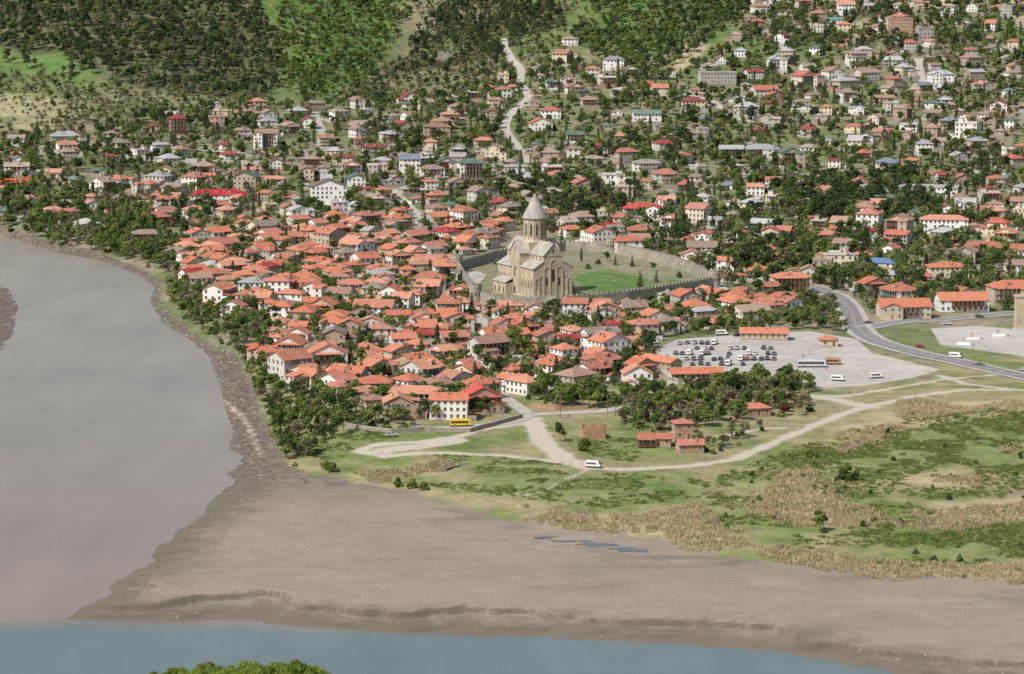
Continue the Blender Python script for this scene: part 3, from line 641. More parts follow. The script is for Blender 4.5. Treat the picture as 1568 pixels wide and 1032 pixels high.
place_house(225,372,'old',.1,(.3,.22,.18),w=19,d=11,st=2,roof='hip',seed=48)
place_house(1450,425,'big',.1,OR[0],w=22,d=12,st=2,roof='hip',seed=49)
place_house(1500,385,'big',.1,OR[4],w=30,d=12,st=1,roof='hip',seed=50)
place_house(1165,240,'big',.1,(.35,.36,.37),w=24,d=13,st=2,roof='hip',seed=51)
place_house(1440,130,'big',.1,(.45,.46,.47),w=20,d=13,st=3,roof='hip',seed=52,wm='white')
place_house(1310,98,'big',.1,(.34,.26,.22),w=18,d=12,st=3,roof='hip',seed=53,wm='white')
place_house(100,220,'big',.1,(.36,.37,.38),w=22,d=12,st=2,roof='hip',seed=54,wm='white')
place_house(1120,240,'big',-.1,(.40,.41,.42),w=18,d=12,st=2,roof='gx',seed=55)
random.seed(101)
cx,cy=W(826,452); 
for dx in range(-4,5):
    for dy in range(-4,8): OB.add(cx+dx*6,cy+dy*6+4,5)
CA_IN=CA
def scat(P,n,fn):
    xs=[p[0] for p in P]; ys=[p[1] for p in P]
    x=rng.uniform(min(xs),max(xs),n); y=rng.uniform(min(ys),max(ys),n)
    k=(sdf(x,y,P)>0)&(np.abs(x)<y*.205+30)
    for a,b_ in zip(x[k],y[k]): fn(float(a),float(b_))
def old_try(x,y):
    global HN
    kind=random.choices(['old','small','big'],[.6,.2,.2])[0]; me,r,w,d=random.choice(LIB[kind])
    if inpoly(x,y,CA_IN): return
    rr=r*.66+.8+(1.3 if R()<.4 else 0)
    if not OB.ok(x,y,r*.5) or not HSP.ok(x,y,rr): return
    obj(NAMES[kind],me,(x,y,float(Hs(x,y))),.15+field(x,y)+random.choice([0,0,math.pi/2,-math.pi/2,math.pi]),U(.85,1.08),random.choice(OR) if R()<.78 else random.choice(OLDMIX)); OB.add(x,y,r*.68); HSP.add(x,y,rr+.9); HN+=1
scat(OLD,9000,old_try)
def town_try(x,y):
    global HN
    kind=random.choices(['old','small','big','flat'],[.38,.24,.32,.06])[0]; me,r,w,d=random.choice(LIB[kind])
    if inpoly(x,y,CA_IN) or inpoly(x,y,OLD): return
    dens=float(fbm(np.array([x]),np.array([y]),160,2,3)[0])
    rr=r*.85+2.6+max(0,(y-1900)/260)+max(0,(dens-.43))*18
    if not OB.ok(x,y,r*.6) or not HSP.ok(x,y,rr): return
    if float(Hs(x,y))<2: return
    pr=.5 if y<1750 else (.30 if y<1950 else .10)
    c=random.choice(OR) if R()<pr else random.choice(MIX)
    if y>1800 : g_=sum(c)/3; c=tuple(.88*q+.12*(g_*.6+.14) for q in c)  # distance haze mixed into the roof colour: far roofs pulled towards grey
    obj(NAMES[kind],me,(x,y,float(Hs(x,y))),field(x,y)+random.choice([0,0,math.pi/2,-math.pi/2,math.pi]),U(.82,1.18),c); OB.add(x,y,r*.72); HSP.add(x,y,rr); HN+=1
scat(TOWN,14000,town_try)
# ------------------------------------------------------------------ cathedral
def cathedral():
    mb=MB(); A_='ashlar';Tm='ashtrim';Rf='slate'
    mb.box(-25,25,-12.8,12.8,-3,.8,Tm)
    mb.box(-24,24,-6,6,.8,23,A_); gable(mb,-24,24,-6,6,23,6.2,0,.5,Rf,A_,.3)
    mb.box(-6.2,6.2,-12.4,12.4,.8,23.2,A_); gable(mb,-6.2,6.2,-12.4,12.4,23.2,6.1,1,.5,Rf,A_,.3)
    for s in (-1,1):
        y0,y1=(6.002,12.2) if s>0 else (-12.2,-6.002)
        for xa,xb,zh in ((-23.9,-6.3,15),(6.3,23.9,16)):
            mb.box(xa,xb,y0,y1,.8,zh,A_)
            yo=s*12.8; yi=s*6.01
            mb.slab((xa-(.4 if xa<0 else 0),yo,zh-.2),(xb+(.4 if xb>20 else 0),yo,zh-.2),(xb+(.4 if xb>20 else 0),yi,zh+3.6),(xa-(.4 if xa<0 else 0),yi,zh+3.6),.35,Rf)
            for xe in (xa,xb): mb.quad([(xe,s*12.2,zh),(xe,s*6.01,zh),(xe,s*6.01,zh+3.4)],A_)
            n=4
            for i in range(n):
                x=xa+(xb-xa)*(i+.5)/n; yy=s*12.2
                ya,yb=sorted((yy,yy+s*.06)); mb.box(x-.4,x+.4,ya,yb,5.5,9.5,'dark'); 
                arch(mb,'y',yy,s,x-1.9,x+1.9,1,11.2,.35)
        for xx in (-20,-15,-10,10,15,20):
            ya,yb=sorted((s*6,s*6.07)); mb.box(xx-.4,xx+.4,ya,yb,19.2,21.6,'dark')
        yy=s*12.4; arch(mb,'y',yy,s,-5.2,-1.7,1,15.5,.4); arch(mb,'y',yy,s,-1.7,1.7,1,21,.4); arch(mb,'y',yy,s,1.7,5.2,1,15.5,.4)
        ya,yb=sorted((yy,yy+s*.07)); mb.box(-.6,.6,ya,yb,10,15.5,'dark'); mb.box(-1.3,1.3,ya,yb,.9,4.5,'dark'); mb.box(-.45,.45,ya,yb,24,26,'dark')
    for s in (-1,1):
        xx=s*24
        for (a,b_,zs) in ((-11.4,-8.7,11),(-8.7,-6,12.6),(-5.8,-2,17.2),(-2,2,20.6),(2,5.8,17.2),(6,8.7,12.6),(8.7,11.4,11)): arch(mb,'x',xx if abs(a)<6 and abs(b_)<6 else s*23.9,s,a,b_,.8,zs,.4)
        xa,xb=sorted((xx,xx+s*.08)); mb.box(xa,xb,-.7,.7,9,15.5,'dark'); mb.box(xa,xb,-4.4,-3.4,7,11,'dark'); mb.box(xa,xb,3.4,4.4,7,11,'dark')
        xa,xb=sorted((xx,xx+s*.05)); mb.box(xa,xb,-1.6,-.75,6.5,16,'brick'); mb.box(xa,xb,.75,1.6,6.5,16,'brick'); 
        mb.box(xa,xb,-.4,.4,24,26.4,'dark')
        for yy in (-9.,9.): xa,xb=sorted((s*23.9,s*23.97)); mb.box(xa,xb,yy-.35,yy+.35,5,8.5,'dark')
        for i in range(14):
            a=2*math.pi*i/14; b2=2*math.pi*(i+1)/14; r=1.5
            xa=xx+s*.18; mb.hexa([(xx,r*math.cos(a),19+r*math.sin(a)),(xa,r*math.cos(a),19+r*math.sin(a)),(xa,(r+.3)*math.cos(a),19+(r+.3)*math.sin(a)),(xx,(r+.3)*math.cos(a),19+(r+.3)*math.sin(a)),(xx,r*math.cos(b2),19+r*math.sin(b2)),(xa,r*math.cos(b2),19+r*math.sin(b2)),(xa,(r+.3)*math.cos(b2),19+(r+.3)*math.sin(b2)),(xx,(r+.3)*math.cos(b2),19+(r+.3)*math.sin(b2))],Tm)
    mb.box(-24.2,24.2,-6.25,6.25,22.6,22.95,Tm); 
    mb.box(-28,-24.4,-7,7,-2,8,A_); mb.slab((-28.4,-7.4,8),(-24.3,-7.4,10),(-24.3,7.4,10),(-28.4,7.4,8),.3,Rf)
    mb.box(-18,-2,-17.5,-12.9,-2,6.5,A_); mb.slab((-18.4,-18,6.4),(-1.6,-18,6.4),(-1.6,-12.5,8.8),(-18.4,-12.5,8.8),.3,Rf)
    for x in (-15.5,-10,-4.5): mb.box(x-.6,x+.6,-17.56,-17.5,1,4,'dark')
    mb.box(-7,7,-7,7,22,28.6,A_); 
    n=24; mb.cyl(0,0,28.6,29.6,7.2,7.0,n,Tm); mb.cyl(0,0,29.6,40.6,6.3,6.3,n,A_,False); mb.cyl(0,0,40.3,41,6.6,7.0,n,Tm); mb.cyl(0,0,41,41.5,7.3,7.3,n,Rf); mb.cyl(0,0,41.5,54.5,7.25,0,n,Rf)
    for i in range(12):
        mb.M=Matrix.Rotation(2*math.pi*(i+.5)/12,4,'Z'); mb.box(6.22,6.36,-.42,.42,32,38,'dark'); 
        for yy in (-.75,.55): mb.box(6.2,6.52,yy,yy+.2,31,38.4,Tm)
        for k in range(6):
            a=math.pi*k/6;b2=math.pi*(k+1)/6;p=lambda r,t,x:(x,r*math.cos(t),38.4+r*math.sin(t))
            mb.hexa([p(.55,a,6.2),p(.55,b2,6.2),p(.8,b2,6.2),p(.8,a,6.2),p(.55,a,6.52),p(.55,b2,6.52),p(.8,b2,6.52),p(.8,a,6.52)],Tm)
        mb.M=Matrix.Rotation(2*math.pi*i/12,4,'Z'); mb.box(6.3,6.65,-.22,.22,29.6,40.3,Tm)
    mb.M=None
    mb.box(-.08,.08,-.08,.08,54.3,56.4,'cross'); mb.box(-.08,.08,-.6,.6,55.5,55.7,'cross')
    return mb.mesh('cathedral')
def arch(mb,ax,pl,s,a,b_,z0,zt,t):
    def P(c,z,o): return (pl+s*o,c,z) if ax=='x' else (c,pl+s*o,z)
    r=(b_-a)/2; w=.28; c0=(a+b_)/2; zs=zt-r
    for c in (a,b_-w):
        mb.hexa([P(c,z0,0),P(c+w,z0,0),P(c+w,z0,t),P(c,z0,t),P(c,zs,0),P(c+w,zs,0),P(c+w,zs,t),P(c,zs,t)],'ashtrim')
    for k in range(8):
        A1=math.pi*k/8;A2=math.pi*(k+1)/8
        q=[]
        for aa,rr,o in ((A1,r-w,0),(A2,r-w,0),(A2,r,0),(A1,r,0),(A1,r-w,t),(A2,r-w,t),(A2,r,t),(A1,r,t)): q.append(P(c0+rr*math.cos(aa),zs+rr*math.sin(aa),o))
        mb.hexa(q,'ashtrim')
yaw=math.radians(-65)
ex,ey=W(847,457); ccx=ex-24*math.cos(yaw)*.93; ccy=ey-24*math.sin(yaw)*.93
obj('orthodox_cathedral',cathedral(),(ccx,ccy,float(Hs(ccx,ccy))),yaw,(.93,.93,.98))
# ------------------------------------------------------------------ trees
def quads_mesh(name,C,Nr,sz,cl,leafmat_,mbtrunk=None,aspect=1.0,vert=None):
    n=len(C); r=np.random.default_rng(len(name)+n)
    if vert is None:
        t=r.normal(size=(n,3)); t-= (t*Nr).sum(1,keepdims=True)*Nr; t/=np.linalg.norm(t,axis=1,keepdims=True)+1e-9; b_=np.cross(Nr,t)
    else: t,b_=vert
    sz=sz[:,None]; j=lambda: r.uniform(.6,1.25,(n,1))
    V=np.stack([C-t*sz*j()-b_*sz*j()*aspect,C+t*sz*j()-b_*sz*j()*aspect,C+t*sz*j()+b_*sz*j()*aspect,C-t*sz*j()+b_*sz*j()*aspect],1).reshape(-1,3)
    Fc=[tuple(range(4*i,4*i+4)) for i in range(n)]
    v=V.tolist(); f=Fc; mi=[0]*n; cl=list(cl)
    if mbtrunk:
        o=len(v); v+= [list(p) for p in mbtrunk.v]; f=f+[tuple(i+o for i in q) for q in mbtrunk.f]; mi+=[1]*len(mbtrunk.f); cl+=[1.0]*len(mbtrunk.f)
    me=bpy.data.meshes.new(name); me.from_pydata(v,[],f); me.materials.append(leafmat_); me.materials.append(M['bark'])
    me.polygons.foreach_set('material_index',mi); a=me.attributes.new('clump','FLOAT','FACE'); a.data.foreach_set('value',cl); me.update(); return me
def sph(n,r): 
    a=r.normal(size=(n,3)); return a/np.linalg.norm(a,axis=1,keepdims=True)
def broad(name,seed,mat,H=8.0,rad=3.0,leaves=460,nb=11,ls=(.2,.42),low=.32):
    r=np.random.default_rng(seed); mb=MB(); lean=r.normal(0,.25,2)
    top=(lean[0],lean[1],H*.45); mb.tube((0,0,-1),top,.22*H/8,.13*H/8,6,'bark')
    B=[];Rr=[]
    for i in range(nb):
        a=2*math.pi*i/nb*2.4+r.uniform(0,1); q=r.uniform(.15,.85)*rad; z=H*(low+r.uniform(.0,.55)*(1-q/rad*.35))
        B.append((q*math.cos(a)+lean[0],q*math.sin(a)+lean[1],z+H*.12)); Rr.append(r.uniform(.24,.5)*rad)
    B.append((lean[0],lean[1],H*.82)); Rr.append(.4*rad)
    for p in B[:6]: mb.tube(top,p,.1*H/8,.03,4,'bark')
    B=np.array(B);Rr=np.array(Rr); k=r.choice(len(B),leaves,p=Rr**2/np.sum(Rr**2)); D=sph(leaves,r); D[:,2]=np.where(D[:,2]<-.5,-D[:,2],D[:,2])
    C=B[k]+D*(Rr[k]*r.uniform(.65,1.15,leaves))[:,None]*np.array([1,1,.85]); Nn=D*.9+np.array([0,0,.25])+sph(leaves,r)*.55; Nn/=np.linalg.norm(Nn,axis=1,keepdims=True)
    tone=r.uniform(.72,1.28,len(B)); cl=tone[k]*r.uniform(.8,1.2,leaves)
    return quads_mesh(name,C,Nn,r.uniform(*ls,leaves),cl,mat,mb)
def spruce(name,seed,mat,H=12.,rad=2.7,leaves=480,p=1.0):
    r=np.random.default_rng(seed); mb=MB(); mb.tube((0,0,-1),(0,0,H*.95),.2,.03,6,'bark')
    z=1.2+(H-1.2)*(1-np.sqrt(r.uniform(0,1,leaves))); a=r.uniform(0,2*math.pi,leaves); lay=np.round(z/(H/11))*(H/11); z=z*.4+lay*.6
    rr=rad*(1-z/H)**p*r.uniform(.45,1.08,leaves)*(1+.18*np.sin(a*3+seed)); C=np.stack([rr*np.cos(a),rr*np.sin(a),z-rr*.22],1)
    Nn=np.stack([np.cos(a)*.5,np.sin(a)*.5,np.full(leaves,.8)],1)+sph(leaves,r)*.45; Nn/=np.linalg.norm(Nn,axis=1,keepdims=True)
    return quads_mesh(name,C,Nn,r.uniform(.2,.42,leaves),r.uniform(.65,1.35,leaves),mat,mb)
def cypress(name,seed,mat,H=10.,rad=1.0,leaves=380):
    r=np.random.default_rng(seed); mb=MB(); mb.tube((0,0,-1),(0,0,H*.9),.16,.03,6,'bark')
    z=r.uniform(.06,1,leaves); a=r.uniform(0,2*math.pi,leaves); rr=rad*np.sin(np.clip(z,.02,1)**.6*math.pi*.98)**.6*r.uniform(.7,1.1,leaves)
    C=np.stack([rr*np.cos(a),rr*np.sin(a),z*H],1); Nn=np.stack([np.cos(a),np.sin(a),np.full(leaves,.2)],1)+sph(leaves,r)*.5; Nn/=np.linalg.norm(Nn,axis=1,keepdims=True)
    return quads_mesh(name,C,Nn,r.uniform(.14,.3,leaves),r.uniform(.7,1.3,leaves),mat,mb)
BRO=[broad('broadleaf_tree',i,L_bro,U(6.5,9.5),U(2.5,3.6)) for i in range(10)]
OLI=[broad('budding_tree',20+i,L_oli,8,2.8,320,10,(.14,.3)) for i in range(4)]
RED=[broad('plum_tree',30+i,L_red,5.5,2.1,380) for i in range(2)]
SHR=[broad('shrub',40+i,L_bro,2.6,1.7,280,8,(.13,.28),.05) for i in range(4)]
SPR=[spruce('spruce_tree',50+i,L_con) for i in range(3)]
PIN=[broad('pine_tree',60+i,L_con,10,3.0,480,12,(.2,.4),.3) for i in range(3)]
CYP=[cypress('cypress_tree',70+i,L_con,11,1.25,420) for i in range(2)]
POP=[cypress('poplar_tree',75+i,L_bro,13,1.5,460) for i in range(2)]
NEA=[broad('young_tree',80+i,L_bri,6,2.6,2200,16,(.07,.15),.2) for i in range(4)]
KN={'b':(BRO,'broadleaf_tree'),'o':(OLI,'budding_tree'),'r':(RED,'plum_tree'),'s':(SHR,'shrub'),'c':(SPR,'spruce_tree'),'p':(PIN,'pine_tree'),'y':(CYP,'cypress_tree'),'l':(POP,'poplar_tree'),'n':(NEA,'young_tree')}
TO=Hash(); TN=0
def tree(k,x,y,s):
    global TN
    L,nm=KN[k]; obj(nm,random.choice(L),(x,y,float(Hs(x,y))-.15),U(0,6.28),(s*U(.9,1.1),s*U(.9,1.1),s)); TN+=1
def tpx(k,u,v,s): 
    x,y=W(u,v); tree(k,x,y,s); TO.add(x,y,2*s)
for k,u,v,s in [('c',980,446,1.0),('c',878,464,.9),('c',968,408,.6),('c',942,406,.55),('p',735,300,1.2),('y',750,290,1.2),('p',715,298,1.1),('c',1005,432,.6),('s',900,412,1.2),('s',915,405,1.2),('b',930,400,.7),('b',1000,415,.7),('s',1040,425,1.3),('b',760,412,.7),('s',770,420,1.),
  ('y',890,400,.7),('y',1010,395,.9),('y',700,405,.8),('y',860,378,1.0),('y',1090,470,1.0),('y',690,470,.8),
  ('s',610,398,1.2),('c',562,412,.7),('c',590,412,.55),('y',1500,270,1.7),('y',1512,268,1.5),('y',1048,398,1.2),('b',1255,815,.9),('b',1240,712,.7),('s',1300,735,2.0),('s',1290,737,1.8),('s',1310,735,1.5),
  ('b',1495,680,.35),('s',890,690,1.6),('s',895,682,1.2),('b',858,676,.8),('b',880,505,1.3),('b',898,515,1.1),('b',1275,440,1.7),('b',1290,445,1.4),('b',1262,436,1.3),('r',1020,640,1.1),('r',1075,350,1.1),('b',790,540,1.5),('b',805,552,1.3),('s',510,722,1.4),('s',498,718,1.3),('s',610,745,1.3),('s',630,748,1.4),('s',650,750,1.2)]: tpx(k,u,v,s)
def clump(poly,n,kinds,smin,smax,sp=1.6):
    P=WP(poly)
    def f(x,y):
        s=U(smin,smax)
        if float(Hs(x,y))<1: return
        if not OB.ok(x,y,1.2*s) or not TO.ok(x,y,sp*s*.9,1): return
        if inpoly(x,y,PARKP): return
        tree(random.choice(kinds),x,y,s); TO.add(x,y,sp*s*.9)
    scat(P,n,f)
clump([(-100,300),(60,305),(230,330),(250,360),(290,385),(255,420),(200,402),(140,388),(60,372),(0,356),(-100,346)],2000,'bbbbbosl',.8,1.35,1.7)
clump([(250,430),(330,440),(400,500),(415,545),(370,545),(330,525),(290,502),(262,470)],900,'bbosbs',.55,1.1,1.7)
clump([(370,550),(480,600),(600,650),(520,665),(470,700),(450,720),(420,680),(395,610)],900,'bbosbs',.5,1.15,1.7)
clump([(950,612),(1060,600),(1130,585),(1230,575),(1250,610),(1240,635),(1180,640),(1120,650),(960,670),(940,640)],1000,'bbboossr',.5,1.1,1.9)
clump([(1100,665),(1180,650),(1140,680),(1080,700),(1060,680)],120,'sso',.5,.9,2)
clump([(1060,480),(1280,465),(1300,510),(1200,505),(1050,515)],450,'bbos',.6,1.1,1.9)
clump([(750,290),(900,280),(960,330),(870,350),(850,335),(790,325)],600,'ppobb',.9,1.4,1.8)
clump([(1180,290),(1400,270),(1430,330),(1350,345),(1200,345)],900,'ppbbo',.9,1.5,1.9)
clump([(1120,380),(1260,380),(1250,430),(1120,420)],300,'pbbr',1.0,1.4)
clump([(800,610),(1000,600),(980,625),(860,625)],200,'bs',.6,1.1)
clump([(480,600),(700,590),(740,640),(600,655)],250,'bbs',.6,1.0)
clump([(540,655),(800,650),(700,665)],60,'s',.6,1.0)
for i in range(150):
    u=U(170,505); x,y=PF(u,1052+U(0,22),2.5); s=U(1.15,1.45)*(1-.4*abs(u-430)/260); tree('n',x,y,s)
def gen_try(x,y):
    if inpoly(x,y,CA_IN): return
    s=U(.45,1.1); 
    if not OB.ok(x,y,.5*s,1) or not TO.ok(x,y,1.7*s,1): return
    if float(Hs(x,y))<2: return
    k=random.choices('bbborpclys',[5,5,5,3,.6,.8,.6,.35,1.4,2.5])[0]
    tree(k,x,y,s); TO.add(x,y,1.7*s)
scat(OLD,6000,gen_try)
MEADOW=WP([(1100,730),(1200,690),(1400,630),(1700,620),(1700,880),(1400,870),(1200,840),(1080,800)])
scat(MEADOW,220,lambda x,y: tree('s',x,y,U(.3,.8)) if OB.ok(x,y,2) else None)
# ------------------------------------------------------------------ instanced masses
def scatter(name,pts,sources):
    c=bpy.data.collections.new(name+'_sources')
    for i,me in enumerate(sources): 
        o=bpy.data.objects.new('%s_source_%02d'%(name,i),me); c.objects.link(o)
    P=np.array(pts); me=bpy.data.meshes.new(name); me.from_pydata(P[:,:3].tolist(),[],[])
    for nm,t,k in (('idx','INT',3),('rotz','FLOAT',4),('scl','FLOAT',5)):
        a=me.attributes.new(nm,t,'POINT'); a.data.foreach_set('value',P[:,k].astype(np.int32 if t=='INT' else np.float32))
    ng=bpy.data.node_groups.new(name,'GeometryNodeTree'); ng.interface.new_socket('Geometry',in_out='INPUT',socket_type='NodeSocketGeometry'); ng.interface.new_socket('Geometry',in_out='OUTPUT',socket_type='NodeSocketGeometry')
    N=ng.nodes; gi=N.new('NodeGroupInput'); go=N.new('NodeGroupOutput'); ip=N.new('GeometryNodeInstanceOnPoints'); ci=N.new('GeometryNodeCollectionInfo'); ci.inputs['Collection'].default_value=c; ci.inputs['Separate Children'].default_value=True; ci.inputs['Reset Children'].default_value=True
    def na(n,t): q=N.new('GeometryNodeInputNamedAttribute'); q.data_type=t; q.inputs['Name'].default_value=n; return q.outputs['Attribute']
    ip.inputs['Pick Instance'].default_value=True; L=ng.links
    L.new(gi.outputs[0],ip.inputs['Points']); L.new(ci.outputs[0],ip.inputs['Instance']); L.new(na('idx','INT'),ip.inputs['Instance Index'])
    cx_=N.new('ShaderNodeCombineXYZ'); L.new(na('rotz','FLOAT'),cx_.inputs[2]); L.new(cx_.outputs[0],ip.inputs['Rotation']); L.new(na('scl','FLOAT'),ip.inputs['Scale']); L.new(ip.outputs[0],go.inputs[0])
    o=obj(name,me); md=o.modifiers.new('scatter','NODES'); md.node_group=ng; return o
def rand_poly(P,n):
    xs=[p[0] for p in P]; ys=[p[1] for p in P]
    x=rng.uniform(min(xs),max(xs),n); y=rng.uniform(min(ys),max(ys),n); k=(sdf(x,y,P)>0)&(np.abs(x)<y*.21+40); return x[k],y[k]
SRC=BRO+OLI+RED+SPR+PIN+CYP+POP+SHR
IX={};_o=0
for _k,_l in (('b',BRO),('o',OLI),('r',RED),('c',SPR),('p',PIN),('y',CYP),('l',POP),('s',SHR)): IX[_k]=(_o,_o+len(_l)); _o+=len(_l)
def pick(k): a,b_=IX[k]; return random.randrange(a,b_)
pts=[]
def gt(x,y):
    if inpoly(x,y,CA_IN) or inpoly(x,y,OLD): return
    s=U(.5,1.3)
    if not OB.ok(x,y,.4*s,1) or not TO.ok(x,y,1.45*s,1): return
    z=float(Hs(x,y))
    if z<2: return
    cl=float(fbm(np.array([x]),np.array([y]),70,2,5)[0])   # groves and gaps
    if cl<.42 and R()<.5: return
    k=random.choices('bopclyrs',[13,4.5,(3.5 if cl>.58 else .8),.8,.5,1.5,.5,4])[0]
    pts.append((x,y,z-.2,pick(k),U(0,6.28),s)); TO.add(x,y,1.45*s)
scat(TOWN,28000,gt)
scatter('town_garden_trees',pts,SRC); ngt=len(pts)
pts=[]
OPEN=[WP(DRYP),WP(GRP)]
def forest(poly,n,kinds,s0,s1,sp=1.5):
    x,y=rand_poly(WP(poly),n); o=np.zeros(len(x),bool)
    for q in OPEN: o|=(sdf(x,y,q)>0)
    for a,b_,oo in zip(x,y,o):
        if oo and R()<.75: continue
        a=float(a);b_=float(b_); s=U(s0,s1)
        if not TO.ok(a,b_,sp*s,1) or not OB.ok(a,b_,1,1): continue
        pts.append((a,b_,float(Hs(a,b_))-.3,pick(random.choice(kinds)),U(0,6.28),s)); TO.add(a,b_,sp*s)
forest([(-150,-100),(380,-100),(400,20),(435,75),(420,150),(200,135),(-150,100)],9000,'pppcbboo',.7,1.35,1.65)
forest([(420,-100),(620,-100),(640,0),(600,70),(560,130),(470,155),(425,130)],4500,'bbbsss',.5,1.1,1.8)
forest([(620,70),(740,-60),(820,-60),(870,40),(800,60),(760,100),(690,75)],2600,'pppcoo',.7,1.2,1.7)
forest([(870,60),(960,-60),(1230,-100),(1130,40),(1020,110),(960,125)],5000,'bbbpbss',.6,1.2,1.6)
forest([(-150,100),(200,135),(420,150),(420,170),(250,175),(0,215),(-150,220)],3000,'oobss',.4,1.0,2.0)
forest([(560,130),(640,60),(800,100),(800,140),(640,155),(500,160)],2200,'oobsp',.4,1.1,2.1)
forest([(620,0),(760,-80),(960,-80),(860,60),(870,90),(780,110)],2000,'oobs',.5,1.1,2.0)
forest([(-600,-300),(2200,-300),(2200,-60),(-600,-100)],3000,'bopp',.9,1.5)
scatter('hillside_forest',pts,SRC)
def blades(name,seed,mat,n,h,rad,wd):
    r=np.random.default_rng(seed); a=r.uniform(0,6.28,n); q=rad*np.sqrt(r.uniform(0,1,n)); hh=h*r.uniform(.6,1.1,n)
    C=np.stack([q*np.cos(a),q*np.sin(a),hh*.5],1); th=r.uniform(0,6.28,n); t=np.stack([np.cos(th),np.sin(th),0*th],1); l=r.normal(0,.3,(n,2)); b_=np.stack([l[:,0],l[:,1],np.ones(n)],1)*(hh*.5/wd)[:,None]
    return quads_mesh(name,C,t,np.full(n,wd),r.uniform(.8,1.2,n),mat,None,1.0,(t,b_))
REED=[blades('reed',i,L_reed,22,1.2,1.1,.09) for i in range(3)]; GRA=[blades('grass',9+i,L_gra,22,.45,1.1,.1) for i in range(3)]
pts=[]
for P in TAN:
    Q=WP(P); xs=[p[0] for p in Q];ys=[p[1] for p in Q]; x0,x1,y0,y1=min(xs)-12,max(xs)+12,min(ys)-14,max(ys)+14
    n=int((x1-x0)*(y1-y0)*.45); x=rng.uniform(x0,x1,n); y=rng.uniform(y0,y1,n); nz=fbm(x,y,26,4,4); s=sdf(x,y,Q)
    k=(s+(nz-.5)*60>2)&(np.abs(x)<y*.21+30)&(rng.random(n)<.75); x=x[k];y=y[k]; z=Hs(x,y)
    pts+=[(a,b_,c_,random.randrange(3),U(0,6.28),U(.45,1.2)) for a,b_,c_ in zip(x,y,z) if OB.ok(a,b_,.3,1)]
scatter('dry_reed_bed',pts,REED); nre=len(pts)
pts=[]
for P in BRIGHT+[[(1100,730),(1200,690),(1400,630),(1700,620),(1700,880),(1400,870),(1200,840),(1080,800)]]:
    Q=WP(P); xs=[p[0] for p in Q];ys=[p[1] for p in Q]; bb=(max(xs)-min(xs))*(max(ys)-min(ys))
    x,y=rand_poly(Q,int(bb*.3)); nz=fbm(x,y,15,4,2); k=nz>.48; x=x[k];y=y[k]; z=Hs(x,y)
    pts+=[(a,b_,c_,random.randrange(3),U(0,6.28),U(.5,1.3)) for a,b_,c_ in zip(x,y,z) if OB.ok(a,b_,.5,1)]
scatter('meadow_grass',pts,GRA)
def rockmesh(seed):
    r=np.random.default_rng(seed); mb=MB(); n=7; rings=[]
    for j,(z,k) in enumerate(((-.3,.9),(.15,1.),(.5,.65))): rings.append([(k*math.cos(6.283*i/n)*r.uniform(.8,1.15),k*.8*math.sin(6.283*i/n)*r.uniform(.8,1.15),z*r.uniform(.85,1.15)) for i in range(n)])
    for a,b_ in zip(rings[:-1],rings[1:]):
        for i in range(n): mb.quad([a[i],a[(i+1)%n],b_[(i+1)%n],b_[i]],'stone2')
    mb.quad(rings[-1],'stone2'); return mb.mesh('rock',False)
M['stone2']=simple('river_stone',(.26,.23,.19),.9,.4,.6)
RK=[rockmesh(i) for i in range(4)]
x,y=rand_poly([PF(u,v,1) for u,v in [(60,372),(215,415),(240,440),(232,462),(255,495),(320,545),(340,590),(352,650),(358,720),(400,730),(440,700),(402,640),(390,590),(365,545),(320,525),(285,500),(246,464),(246,425),(205,402),(60,366)]],9000); z=Hs(x,y)
pts=[(a,b_,c_,random.randrange(4),U(0,6.28),U(.15,.35)+1.1*R()**5) for a,b_,c_ in zip(x,y,z) if c_>.05]
scatter('river_bank_rocks',pts,RK)
# ------------------------------------------------------------------ vehicles
def wheels(mb,xs,w,r=.33):
    for x in xs:
        for s in (-1,1):
            y=s*(w/2-.1); mb.M=Matrix.Translation((x,y,r))@Matrix.Rotation(math.pi/2,4,'X')
            mb.cyl(0,0,-.12,.12,r,r,12,'rubber'); mb.cyl(0,0,(.12 if s<0 else -.13),(.13 if s<0 else -.12),r*.6,r*.6,10,'metal'); 
            mb.M=None
def loft(mb,secs,mats):
    for k in range(len(secs)-1):
        z0,a0,b0,w0=secs[k]; z1,a1,b1,w1=secs[k+1]; m_=mats[k]
        p=[(a0,-w0,z0),(b0,-w0,z0),(b0,w0,z0),(a0,w0,z0)]; q=[(a1,-w1,z1),(b1,-w1,z1),(b1,w1,z1),(a1,w1,z1)]
        for i in range(4): mb.quad([p[i],p[(i+1)%4],q[(i+1)%4],q[i]],m_)
    z,a,b_,w=secs[-1]; mb.quad([(a,-w,z),(b_,-w,z),(b_,w,z),(a,w,z)],'paint')
    z,a,b_,w=secs[0]; mb.quad([(a,-w,z),(b_,-w,z),(b_,w,z),(a,w,z)],'rubber')
